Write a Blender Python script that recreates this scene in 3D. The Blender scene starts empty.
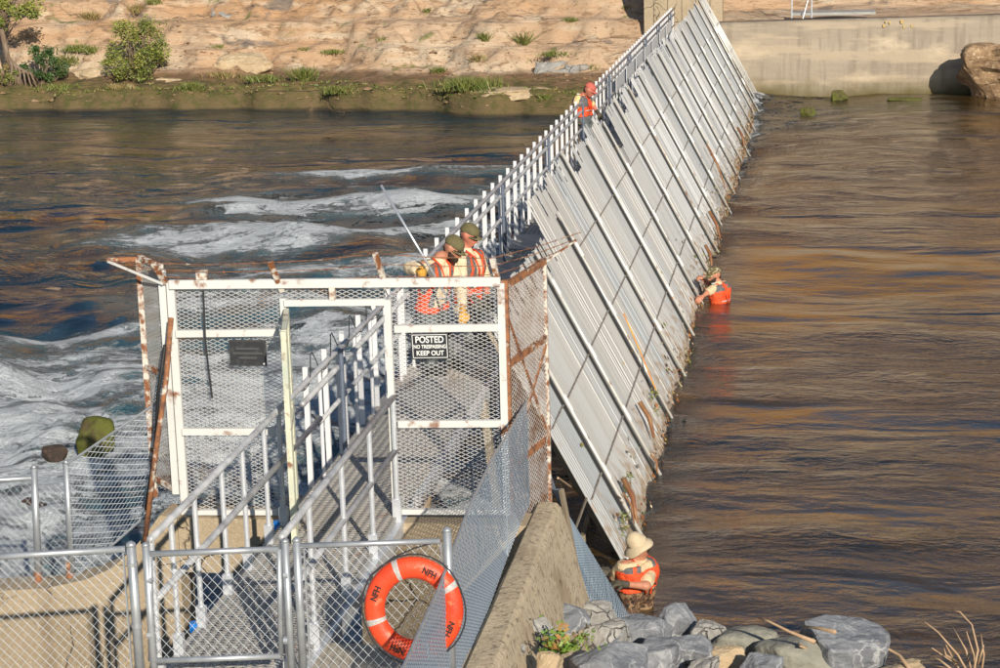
import bpy, bmesh, math, random
import numpy as np
from mathutils import Vector, Matrix, noise
rnd = random.Random(7)
sc = bpy.context.scene
COL = sc.collection
V = lambda *a: np.array(a, float)

# ------------------------------------------------------------------ camera
PITCH, ROLL, YAW, CAMH, FPX = math.radians(13.1), math.radians(1.6), math.radians(9.27), 7.15, 2000.0
fw = V(-math.sin(YAW)*math.cos(PITCH), math.cos(YAW)*math.cos(PITCH), -math.sin(PITCH))
r0 = V(math.cos(YAW), math.sin(YAW), 0)
u0 = np.cross(r0, fw)
rt = r0*math.cos(ROLL) - u0*math.sin(ROLL)
up = u0*math.cos(ROLL) + r0*math.sin(ROLL)
CAMP = V(0, 0, CAMH)
cd = bpy.data.cameras.new('camera')
cam = bpy.data.objects.new('camera', cd); COL.objects.link(cam)
cd.lens = 72.0; cd.sensor_width = 36.0; cd.clip_start = 0.1; cd.clip_end = 6000
cam.matrix_world = Matrix(((rt[0], up[0], -fw[0], 0), (rt[1], up[1], -fw[1], 0), (rt[2], up[2], -fw[2], CAMH), (0, 0, 0, 1)))
sc.camera = cam

def AT(x, y, n, c):
    """point of the plane n.p = c seen at photo pixel (x, y): used to take positions of real things off the photograph"""
    d = fw + rt*(x-500)/FPX - up*(y-334)/FPX
    n = np.array(n, float)
    return CAMP + d*((c - CAMP@n)/(d@n))
AX = lambda x, y, c: AT(x, y, (1, 0, 0), c)
AY = lambda x, y, c: AT(x, y, (0, 1, 0), c)
AZ = lambda x, y, c: AT(x, y, (0, 0, 1), c)

# ------------------------------------------------------------------ light
L = V(-.47, 1, -.51); L /= np.linalg.norm(L)
elev = math.asin(-L[2]); azim = math.atan2(-L[0], -L[1])
w = bpy.data.worlds.new('World'); sc.world = w; w.use_nodes = True
nt = w.node_tree; sky = nt.nodes.new('ShaderNodeTexSky'); sky.sky_type = 'NISHITA'; sky.sun_disc = False
sky.sun_elevation = elev; sky.sun_rotation = azim; sky.altitude = 50; sky.air_density = 1.0; sky.dust_density = 0.1; sky.ozone_density = 1.6
bg = nt.nodes['Background']; bg.inputs['Strength'].default_value = 0.075
nt.links.new(sky.outputs[0], bg.inputs[0])
sd = bpy.data.lights.new('sun', 'SUN'); sd.energy = 4.9; sd.angle = math.radians(.5); sd.color = (1, .90, .75)
so = bpy.data.objects.new('sun', sd); COL.objects.link(so)
so.rotation_mode = 'QUATERNION'; so.rotation_quaternion = Vector(L).to_track_quat('-Z', 'Y'); so.location = (20, -40, 30)
sc.view_settings.view_transform = 'Standard'; sc.view_settings.look = 'None'; sc.view_settings.exposure = 0.12; sc.view_settings.gamma = 1
sc.cycles.max_bounces = 6; sc.cycles.transparent_max_bounces = 8

# ------------------------------------------------------------------ materials
def mat(name, base, rough=.6, metal=0, spec=.5, noises=(), bump=None, coord='Object', ior=None):
    """noises: (scale, lo, hi, colour, detail, (sx,sy,sz)) layers mixed over the base by a noise mask"""
    m = bpy.data.materials.new(name); m.use_nodes = True
    n = m.node_tree.nodes; l = m.node_tree.links; b = n['Principled BSDF']
    b.inputs['Roughness'].default_value = rough; b.inputs['Metallic'].default_value = metal
    b.inputs['Specular IOR Level'].default_value = spec
    if ior: b.inputs['IOR'].default_value = ior
    tc = n.new('ShaderNodeTexCoord')
    def nz(scale, detail, st, off=0):
        mp = n.new('ShaderNodeMapping'); mp.inputs['Scale'].default_value = st; mp.inputs['Location'].default_value = (off, off*.7, off*.3)
        l.new(tc.outputs[coord], mp.inputs[0])
        t = n.new('ShaderNodeTexNoise'); t.inputs['Scale'].default_value = scale; t.inputs['Detail'].default_value = detail
        t.inputs['Roughness'].default_value = .6
        l.new(mp.outputs[0], t.inputs['Vector']); return t.outputs['Fac']
    last = None
    for i, (s, lo, hi, c, det, st) in enumerate(noises):
        f = nz(s, det, st, i*7.3)
        mr = n.new('ShaderNodeMapRange'); mr.inputs['From Min'].default_value = lo; mr.inputs['From Max'].default_value = hi
        l.new(f, mr.inputs['Value'])
        mx = n.new('ShaderNodeMix'); mx.data_type = 'RGBA'
        l.new(mr.outputs[0], mx.inputs['Factor'])
        if last is None: mx.inputs['A'].default_value = (*base, 1)
        else: l.new(last, mx.inputs['A'])
        mx.inputs['B'].default_value = (*c, 1); last = mx.outputs['Result']
    if last is None: b.inputs['Base Color'].default_value = (*base, 1)
    else: l.new(last, b.inputs['Base Color'])
    if bump:
        s, dist, det, st = bump
        bp = n.new('ShaderNodeBump'); bp.inputs['Distance'].default_value = dist; bp.inputs['Strength'].default_value = 1
        l.new(nz(s, det, st), bp.inputs['Height']); l.new(bp.outputs[0], b.inputs['Normal'])
    return m
U = (1, 1, 1)
RUST = (.24, .09, .035)
M = {}
M['galv'] = mat('galvanised_steel', (.50, .53, .56), .42, .55, noises=[(9, .35, .7, (.36, .39, .43), 4, U)])
M['wire'] = mat('chain_link_wire', (.46, .50, .55), .45, .5)
M['wireblue'] = mat('blue_grey_galvanised_wire', (.34, .41, .49), .5, .3)  # darker blue grey wire for the wing wall mesh
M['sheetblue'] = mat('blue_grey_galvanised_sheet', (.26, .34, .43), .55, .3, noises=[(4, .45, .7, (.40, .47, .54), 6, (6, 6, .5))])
M['expanded'] = mat('expanded_metal_white', (.56, .56, .56), .6, 0, noises=[(2.2, .58, .72, (.34, .22, .14), 5, U)])
M['expgrey'] = mat('expanded_metal_weathered', (.42, .41, .39), .65, .1, noises=[(5, .5, .7, (.26, .18, .12), 5, U)])
M['exprust'] = mat('expanded_metal_rusty', (.50, .44, .40), .7, 0, noises=[(5, .42, .66, (.30, .17, .10), 5, U)])
M['white'] = mat('white_paint', (.69, .69, .67), .5, 0, noises=[(7, .57, .68, RUST, 6, U), (2, .5, .75, (.62, .62, .60), 4, U)], bump=(60, .001, 3, U))
M['whiteclean'] = mat('white_pipe_paint', (.72, .73, .76), .42, 0, noises=[(6, .5, .8, (.60, .62, .66), 4, U)])
M['cream'] = mat('cream_paint_rusty', (.66, .66, .52), .55, 0, noises=[(9, .55, .66, RUST, 6, U), (3, .4, .7, (.50, .55, .46), 4, U)])
M['rust'] = mat('rusty_steel', (.33, .14, .06), .8, 0, noises=[(14, .45, .62, (.15, .07, .045), 5, U), (8, .58, .68, (.62, .58, .50), 4, U)], bump=(80, .002, 3, U))
M['rustlight'] = mat('rust_flaked_paint', (.66, .62, .55), .7, 0, noises=[(13, .44, .56, RUST, 5, U)])
M['alrail'] = mat('aluminium_rail', (.60, .61, .63), .45, .35, noises=[(5, .4, .7, (.32, .33, .35), 4, U)])
M['alpost'] = mat('aluminium_post', (.70, .73, .78), .38, .35, noises=[(12, .4, .7, (.55, .58, .63), 4, U)])
M['steelpost'] = mat('shadow_blue_post', (.15, .18, .25), .5, .2, noises=[(12, .4, .7, (.10, .13, .18), 4, U)])  # shadow side of the steel posts put into the colour as dark blue
M['rod'] = mat('clamp_rod_metal', (.74, .72, .67), .40, .3, noises=[(7, .6, .72, RUST, 5, (1, 1, .4))])
M['rodrust'] = mat('clamp_rod_rusty', (.60, .55, .47), .5, .2, noises=[(7, .54, .66, RUST, 5, (1, 1, .4))])
M['joint'] = mat('batten_metal', (.36, .34, .31), .6, .2, noises=[(9, .5, .62, (.22, .13, .08), 5, U)])
def pickmat(i, c):
    m = mat('picket_aluminium_%s' % ('pale', 'grey', 'blue', 'warm', 'dull', 'light')[i], c, .50, .12,
        noises=[(1.1, .45, .75, tuple(v*.80 for v in c), 4, (1, 3, .4)), (5, .62, .72, (.46, .32, .22), 6, (1, 1, .5)), (2.2, .66, .74, (.50, .28, .16), 6, (1, 6, .25))], bump=(30, .0015, 3, U))
    n = m.node_tree.nodes; l = m.node_tree.links; b = n['Principled BSDF']; src = b.inputs['Base Color'].links[0].from_socket
    tc = n.new('ShaderNodeTexCoord'); sp = n.new('ShaderNodeSeparateXYZ'); l.new(tc.outputs['Object'], sp.inputs[0])
    t = n.new('ShaderNodeTexNoise'); t.inputs['Scale'].default_value = 7; t.inputs['Detail'].default_value = 7; l.new(tc.outputs['Object'], t.inputs['Vector'])
    a = n.new('ShaderNodeMath'); a.operation = 'MULTIPLY_ADD'; l.new(t.outputs['Fac'], a.inputs[0]); a.inputs[1].default_value = 2.2; l.new(sp.outputs['Z'], a.inputs[2])
    k = n.new('ShaderNodeMapRange'); k.inputs['From Min'].default_value = 1.25; k.inputs['From Max'].default_value = 1.75; k.inputs['To Min'].default_value = .8; k.inputs['To Max'].default_value = 0; l.new(a.outputs[0], k.inputs['Value'])
    o = n.new('ShaderNodeMix'); o.data_type = 'RGBA'; l.new(k.outputs[0], o.inputs['Factor']); l.new(src, o.inputs['A']); o.inputs['B'].default_value = (.30, .19, .09, 1); l.new(o.outputs['Result'], b.inputs['Base Color'])
    return m
PM = [pickmat(i, c) for i, c in enumerate([(.56, .57, .565), (.50, .515, .52), (.45, .48, .50), (.55, .545, .525), (.46, .47, .47), (.62, .635, .64)])]
M['deckplate'] = mat('deck_plate', (.42, .42, .40), .6, .2, noises=[(3, .4, .7, (.32, .32, .31), 5, U)])
M['grating'] = mat('deck_grating', (.47, .45, .42), .6, .25, noises=[(4, .62, .70, (.36, .17, .12), 5, U), (1.5, .4, .7, (.38, .37, .35), 4, U)])
M['darksteel'] = mat('dark_steel', (.09, .09, .10), .6, .3)
M['timber'] = mat('weathered_timber', (.30, .25, .18), .8, 0, noises=[(4, .4, .7, (.20, .16, .11), 6, (1, 1, .2))], bump=(25, .004, 4, (3, 3, .3)))
M['concrete'] = mat('concrete', (.43, .345, .235), .85, 0, noises=[(1.3, .45, .75, (.34, .27, .18), 6, U), (14, .60, .72, (.26, .215, .15), 5, U), (34, .62, .7, (.55, .47, .36), 2, U), (.9, .58, .72, (.26, .20, .13), 6, (2, 2, .35))], bump=(26, .012, 6, U))
M['slab'] = mat('slab_concrete', (.46, .41, .33), .85, 0, noises=[(2, .45, .75, (.38, .34, .27), 6, U)], bump=(40, .004, 5, U))
M['yellow'] = mat('yellow_kerb_paint', (.70, .46, .08), .6, noises=[(9, .55, .65, (.46, .41, .33), 5, U)])
M['farwall'] = mat('far_wall_concrete', (.355, .30, .23), .85, 0, noises=[(.55, .42, .66, (.29, .24, .18), 6, (.35, 1, 3)), (2.4, .48, .62, (.25, .205, .155), 5, (1.6, 1, .10)), (1.0, .50, .58, (.40, .325, .235), 6, (.25, 1, 2.2)), (.8, .55, .7, (.55, .45, .32), 5, (.5, 1, 1.2))], bump=(3, .03, 6, U))
M['signface'] = mat('black_sign_paint', (.025, .028, .032), .4)
M['signback'] = mat('dull_black_sign', (.03, .032, .036), .5, noises=[(20, .5, .7, (.06, .062, .066), 3, U)])
M['letter'] = mat('white_letter_paint', (.85, .86, .84), .5)
M['faded'] = mat('faded_letter_paint', (.075, .078, .08), .6)
M['ring'] = mat('orange_lifebuoy_vinyl', (.80, .075, .022), .48, 0, noises=[(5, .45, .7, (.68, .055, .018), 5, U), (14, .60, .68, (.80, .20, .10), 5, U), (24, .66, .70, (.35, .05, .02), 4, U)], bump=(18, .006, 4, U))
M['tape'] = mat('reflective_tape', (.46, .42, .40), .35, 0, noises=[(40, .5, .6, (.5, .56, .56), 3, U)])
M['blackink'] = mat('black_ink', (.03, .015, .012), .6)
M['rope'] = mat('dark_rope', (.03, .03, .035), .8)
M['skin'] = mat('skin', (.52, .235, .145), .5, 0, noises=[(20, .45, .7, (.46, .18, .11), 3, U)])
M['skinred'] = mat('sunburnt_skin', (.56, .20, .13), .5)
M['tan'] = mat('tan_shirt_cloth', (.68, .52, .32), .85, noises=[(9, .45, .7, (.56, .42, .25), 4, U)], bump=(11, .045, 4, U))
M['cream_c'] = mat('cream_shirt_cloth', (.76, .62, .42), .85, noises=[(9, .45, .7, (.64, .51, .33), 4, U)], bump=(11, .045, 4, U))
M['yel_c'] = mat('yellow_shirt_cloth', (.80, .56, .25), .85, bump=(11, .045, 4, U))
M['orange'] = mat('orange_vest_cloth', (.85, .10, .025), .7, noises=[(16, .5, .7, (.70, .065, .018), 4, U)], bump=(12, .05, 4, U))
M['vestgrey'] = mat('vest_grey_mesh_cloth', (.10, .10, .105), .9, noises=[(40, .45, .6, (.16, .155, .15), 3, U)])
M['trousers'] = mat('grey_green_trouser_cloth', (.13, .15, .16), .85, noises=[(8, .45, .7, (.06, .075, .07), 4, U)], bump=(10, .02, 3, U))
M['waders'] = mat('camouflage_wader_cloth', (.10, .055, .035), .6, noises=[(16, .48, .53, (.30, .19, .10), 3, U), (24, .55, .6, (.025, .018, .014), 3, U)], bump=(12, .02, 3, U))
M['cap'] = mat('olive_cap_cloth', (.145, .125, .055), .8, noises=[(18, .45, .7, (.11, .095, .04), 3, U)])
M['camocap'] = mat('camouflage_cap_cloth', (.26, .21, .10), .8, noises=[(24, .48, .54, (.07, .06, .03), 3, U), (18, .58, .62, (.55, .48, .32), 3, U)])
M['redcap'] = mat('faded_red_cap_cloth', (.50, .12, .09), .8)
M['hat'] = mat('tan_hat_cloth', (.60, .49, .33), .85, noises=[(9, .45, .7, (.50, .40, .26), 3, U)])
M['glasses'] = mat('dark_glasses', (.01, .01, .01), .15)
M['beard'] = mat('dark_beard_hair', (.03, .018, .012), .8)
M['glovey'] = mat('yellow_leather_glove', (.62, .33, .05), .7)
M['gloved'] = mat('dark_olive_glove', (.075, .065, .045), .7)
M['black'] = mat('black_rubber', (.015, .015, .016), .6)
M['polemet'] = mat('polished_pole', (.72, .74, .78), .28, .7)
M['poleyel'] = mat('orange_yellow_pole_paint', (.62, .26, .07), .5, noises=[(1.6, .50, .60, (.70, .50, .04), 2, U)])
M['bark'] = mat('bark', (.17, .115, .075), .9, noises=[(6, .45, .7, (.28, .22, .17), 5, (1, 1, .2))])
M['drift'] = mat('dry_driftwood', (.52, .36, .22), .8, noises=[(6, .45, .7, (.38, .25, .15), 5, U)])
M['log'] = mat('wet_brown_wood', (.22, .09, .04), .6, noises=[(8, .45, .7, (.36, .20, .09), 5, (1, 1, .2))], bump=(20, .01, 4, U))
M['bluecap'] = mat('blue_plastic', (.01, .22, .72), .4)

def leafmat(name, cols):
    m = bpy.data.materials.new(name); m.use_nodes = True; n = m.node_tree.nodes; l = m.node_tree.links; b = n['Principled BSDF']
    at = n.new('ShaderNodeAttribute'); at.attribute_name = 'tone'
    cr = n.new('ShaderNodeValToRGB')
    while len(cr.color_ramp.elements) < len(cols): cr.color_ramp.elements.new(.5)
    for i, c in enumerate(cols):
        cr.color_ramp.elements[i].position = i/(len(cols)-1); cr.color_ramp.elements[i].color = (*c, 1)
    l.new(at.outputs['Fac'], cr.inputs[0]); l.new(cr.outputs[0], b.inputs['Base Color']); b.inputs['Roughness'].default_value = .55
    return m
M['leaf'] = leafmat('green_leaves', [(.07, .11, .02), (.18, .22, .04), (.32, .33, .07), (.40, .33, .10)])
M['leafdark'] = leafmat('dark_green_leaves', [(.03, .07, .02), (.06, .12, .03), (.11, .16, .04)])
M['grass'] = leafmat('grass_blades', [(.09, .13, .02), (.16, .19, .04), (.30, .26, .10), (.33, .20, .10)])
M['fern'] = leafmat('fern_leaves', [(.04, .12, .02), (.12, .24, .03), (.22, .30, .05), (.42, .20, .07)])
M['debris'] = leafmat('leaf_litter', [(.05, .03, .02), (.20, .08, .03), (.42, .16, .04), (.14, .18, .03), (.60, .48, .35), (.02, .02, .02)])

# rocks
def rockmat(name, base, dark, light, veins=None, moss=None):
    n_ = [(2.2, .42, .7, dark, 6, U), (9, .55, .7, light, 5, U)]
    if veins: n_.append((3.2, .585, .60, veins, 3, (1, 1, 1))); n_.append((11, .60, .68, veins, 4, U))
    if moss: n_.append((2.5, .36, .5, moss, 4, U))
    return mat(name, base, .85, 0, noises=n_, bump=(6, .05, 7, U))
M['rockblue'] = rockmat('blue_grey_rock', (.25, .265, .29), (.14, .15, .17), (.34, .355, .37))
def veins(m):
    n = m.node_tree.nodes; l = m.node_tree.links; b = n['Principled BSDF']; src = b.inputs['Base Color'].links[0].from_socket
    tc = n.new('ShaderNodeTexCoord'); t = n.new('ShaderNodeTexNoise'); t.inputs['Scale'].default_value = 4; t.inputs['Detail'].default_value = 5; l.new(tc.outputs['Object'], t.inputs['Vector'])
    mx = n.new('ShaderNodeMix'); mx.data_type = 'RGBA'; mx.blend_type = 'LINEAR_LIGHT'; mx.inputs['Factor'].default_value = .22; l.new(tc.outputs['Object'], mx.inputs['A']); l.new(t.outputs['Color'], mx.inputs['B'])
    v = n.new('ShaderNodeTexVoronoi'); v.feature = 'DISTANCE_TO_EDGE'; v.inputs['Scale'].default_value = 4.2; l.new(mx.outputs['Result'], v.inputs['Vector'])
    k = n.new('ShaderNodeMapRange'); k.inputs['From Min'].default_value = .0; k.inputs['From Max'].default_value = .045; k.inputs['To Min'].default_value = .85; k.inputs['To Max'].default_value = 0; l.new(v.outputs['Distance'], k.inputs['Value'])
    m2 = n.new('ShaderNodeMath'); m2.operation = 'MULTIPLY'; l.new(k.outputs[0], m2.inputs[0])
    k2 = n.new('ShaderNodeMapRange'); k2.inputs['From Min'].default_value = .42; k2.inputs['From Max'].default_value = .58; t2 = n.new('ShaderNodeTexNoise'); t2.inputs['Scale'].default_value = 2.3; l.new(tc.outputs['Object'], t2.inputs['Vector']); l.new(t2.outputs['Fac'], k2.inputs['Value']); l.new(k2.outputs[0], m2.inputs[1])
    o = n.new('ShaderNodeMix'); o.data_type = 'RGBA'; l.new(m2.outputs[0], o.inputs['Factor']); l.new(src, o.inputs['A']); o.inputs['B'].default_value = (.48, .49, .50, 1); l.new(o.outputs['Result'], b.inputs['Base Color'])
veins(M['rockblue'])
def veins2(m, scale, width, col, amt, st, lo=.42, hi=.56):
    n = m.node_tree.nodes; l = m.node_tree.links; b = n['Principled BSDF']; src = b.inputs['Base Color'].links[0].from_socket
    tc = n.new('ShaderNodeTexCoord'); mp = n.new('ShaderNodeMapping'); mp.inputs['Scale'].default_value = st; l.new(tc.outputs['Object'], mp.inputs[0])
    t = n.new('ShaderNodeTexNoise'); t.inputs['Scale'].default_value = scale*1.5; t.inputs['Detail'].default_value = 6; l.new(mp.outputs[0], t.inputs['Vector'])
    mx = n.new('ShaderNodeMix'); mx.data_type = 'RGBA'; mx.blend_type = 'LINEAR_LIGHT'; mx.inputs['Factor'].default_value = .35/scale; l.new(mp.outputs[0], mx.inputs['A']); l.new(t.outputs['Color'], mx.inputs['B'])
    v = n.new('ShaderNodeTexVoronoi'); v.feature = 'DISTANCE_TO_EDGE'; v.inputs['Scale'].default_value = scale; l.new(mx.outputs['Result'], v.inputs['Vector'])
    k = n.new('ShaderNodeMapRange'); k.inputs['From Max'].default_value = width; k.inputs['To Min'].default_value = amt; k.inputs['To Max'].default_value = 0; l.new(v.outputs['Distance'], k.inputs['Value'])
    t2 = n.new('ShaderNodeTexNoise'); t2.inputs['Scale'].default_value = scale*.5; t2.inputs['Detail'].default_value = 4; l.new(tc.outputs['Object'], t2.inputs['Vector'])
    k2 = n.new('ShaderNodeMapRange'); k2.inputs['From Min'].default_value = lo; k2.inputs['From Max'].default_value = hi; l.new(t2.outputs['Fac'], k2.inputs['Value'])
    m2 = n.new('ShaderNodeMath'); m2.operation = 'MULTIPLY'; l.new(k.outputs[0], m2.inputs[0]); l.new(k2.outputs[0], m2.inputs[1])
    o = n.new('ShaderNodeMix'); o.data_type = 'RGBA'; l.new(m2.outputs[0], o.inputs['Factor']); l.new(src, o.inputs['A']); o.inputs['B'].default_value = (*col, 1); l.new(o.outputs['Result'], b.inputs['Base Color'])
    bp = n.new('ShaderNodeBump'); bp.inputs['Distance'].default_value = .06; bp.invert = True; l.new(m2.outputs[0], bp.inputs['Height'])
    if b.inputs['Normal'].links: l.new(b.inputs['Normal'].links[0].from_socket, bp.inputs['Normal'])
    l.new(bp.outputs[0], b.inputs['Normal'])
veins2(M['concrete'], 1.2, .012, (.20, .155, .10), .8, U)
M['rockgrey'] = rockmat('grey_rock', (.36, .35, .325), (.25, .245, .235), (.45, .435, .40))
veins2(M['rockgrey'], 3.5, .03, (.14, .135, .125), .8, U)
M['rockgreen'] = rockmat('smooth_grey_green_rock', (.32, .31, .255), (.25, .25, .21), (.38, .365, .30))
M['rocktan'] = rockmat('tan_rock', (.52, .40, .25), (.42, .31, .19), (.60, .50, .36))
M['rockmoss'] = rockmat('mossy_rock', (.10, .075, .03), (.06, .04, .02), (.12, .12, .03), None, (.105, .115, .016))
M['rockbrown'] = rockmat('brown_boulder', (.34, .22, .12), (.12, .07, .04), (.52, .40, .27), None)
M['rockdark'] = rockmat('dark_wet_rock', (.06, .04, .03), (.03, .02, .015), (.11, .07, .05))

# water
def watermat(name, deep, shallow, foam, bumps, ior, seed=0, rough=.04):
    m = bpy.data.materials.new(name); m.use_nodes = True; n = m.node_tree.nodes; l = m.node_tree.links; b = n['Principled BSDF']
    tc = n.new('ShaderNodeTexCoord')
    def nz(scale, st, det, rg=.55, dist=0):
        mp = n.new('ShaderNodeMapping'); mp.inputs['Scale'].default_value = st; mp.inputs['Location'].default_value = (seed, seed, 0)
        l.new(tc.outputs['Object'], mp.inputs[0]); t = n.new('ShaderNodeTexNoise'); t.inputs['Scale'].default_value = scale
        t.inputs['Detail'].default_value = det; t.inputs['Roughness'].default_value = rg; t.inputs['Distortion'].default_value = dist
        l.new(mp.outputs[0], t.inputs['Vector']); return t.outputs['Fac']
    def mr(x, a, b_, c=0, d=1):
        k = n.new('ShaderNodeMapRange'); k.interpolation_type = 'SMOOTHSTEP'
        for nm, v in zip(('From Min', 'From Max', 'To Min', 'To Max'), (a, b_, c, d)): k.inputs[nm].default_value = v
        l.new(x, k.inputs['Value']); return k.outputs[0]
    def math_(op, a, b_):
        k = n.new('ShaderNodeMath'); k.operation = op
        for i, v in enumerate((a, b_)):
            if isinstance(v, (int, float)): k.inputs[i].default_value = v
            else: l.new(v, k.inputs[i])
        return k.outputs[0]
    mx = n.new('ShaderNodeMix'); mx.data_type = 'RGBA'; l.new(mr(nz(.35, (.6, 1, 1), 5, .6), .38, .62), mx.inputs['Factor'])
    mx.inputs['A'].default_value = (*deep, 1); mx.inputs['B'].default_value = (*shallow, 1)
    at = n.new('ShaderNodeAttribute'); at.attribute_name = 'foam'
    # foam: attribute sets how much, noise gives torn edges
    fn = math_('ADD', math_('MULTIPLY', nz(1.7, (.5, 1, 1), 9, .72, .8), .58), math_('MULTIPLY', nz(8, (.7, 1, 1), 8, .80, .6), .42))
    th = math_('SUBTRACT', 1.0, at.outputs['Fac'])
    fm = mr(math_('SUBTRACT', fn, math_('ADD', math_('MULTIPLY', th, .33), .375)), -.015, .085)
    mf = n.new('ShaderNodeMix'); mf.data_type = 'RGBA'; l.new(fm, mf.inputs['Factor']); l.new(mx.outputs['Result'], mf.inputs['A'])
    mf.inputs['B'].default_value = (*foam, 1); l.new(mf.outputs['Result'], b.inputs['Base Color'])
    ae = mr(at.outputs['Fac'], .25, .95)
    if seed:
        m5 = n.new('ShaderNodeMix'); m5.data_type = 'RGBA'; l.new(ae, m5.inputs['Factor']); l.new(mx.outputs['Result'], m5.inputs['A']); m5.inputs['B'].default_value = (.05, .145, .18, 1)
        l.new(m5.outputs['Result'], mf.inputs['A'])
    l.new(math_('MAXIMUM', mr(fm, 0, 1, rough, .7), math_('MULTIPLY', ae, .30 if seed else .1)), b.inputs['Roughness']); b.inputs['IOR'].default_value = ior
    nrm = None
    gust = mr(math_('ADD', math_('MULTIPLY', nz(.16, (.45, 1, 1), 3, .5, .8), .6), math_('MULTIPLY', nz(.75, (.3, 1, 1), 3, .5, .5), .4)), .40, .60, .22, 1.35)
    for (s, st, det, dist, strg) in bumps:
        bp = n.new('ShaderNodeBump'); bp.inputs['Distance'].default_value = dist; bp.inputs['Strength'].default_value = strg
        l.new(math_('MULTIPLY', nz(s, st, det, .6, .5), gust), bp.inputs['Height'])
        if nrm is not None: l.new(nrm, bp.inputs['Normal'])
        nrm = bp.outputs[0]
    for (fs_, fst, fd_) in ((3.0, (.7, 1, 1), .26), (9, (.8, 1, 1), .13)):
        bp = n.new('ShaderNodeBump'); bp.inputs['Distance'].default_value = fd_; l.new(math_('MULTIPLY', math_('MAXIMUM', fm, math_('MULTIPLY', at.outputs['Fac'], .35)), nz(fs_, fst, 7, .68, .9)), bp.inputs['Height']); l.new(nrm, bp.inputs['Normal']); nrm = bp.outputs[0]
    l.new(bp.outputs[0], b.inputs['Normal'])
    return m
M['wup'] = watermat('calm_river_water', (.008, .009, .004), (.060, .034, .007), (.70, .74, .78),
    [(1.5, (.55, 1, 1), 3, .065, 1), (5.0, (.60, 1, 1), 5, .034, 1), (14, (.7, 1, 1), 4, .011, 1)], 2.2)
M['wdn'] = watermat('white_water_river', (.005, .016, .030), (.014, .042, .052), (.87, .95, 1.0),
    [(1.2, (.50, 1, 1), 5, .24, 1), (4.5, (.6, 1, 1), 5, .06, 1), (15, (.7, 1, 1), 3, .010, 1)], 1.9, 31)

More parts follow.
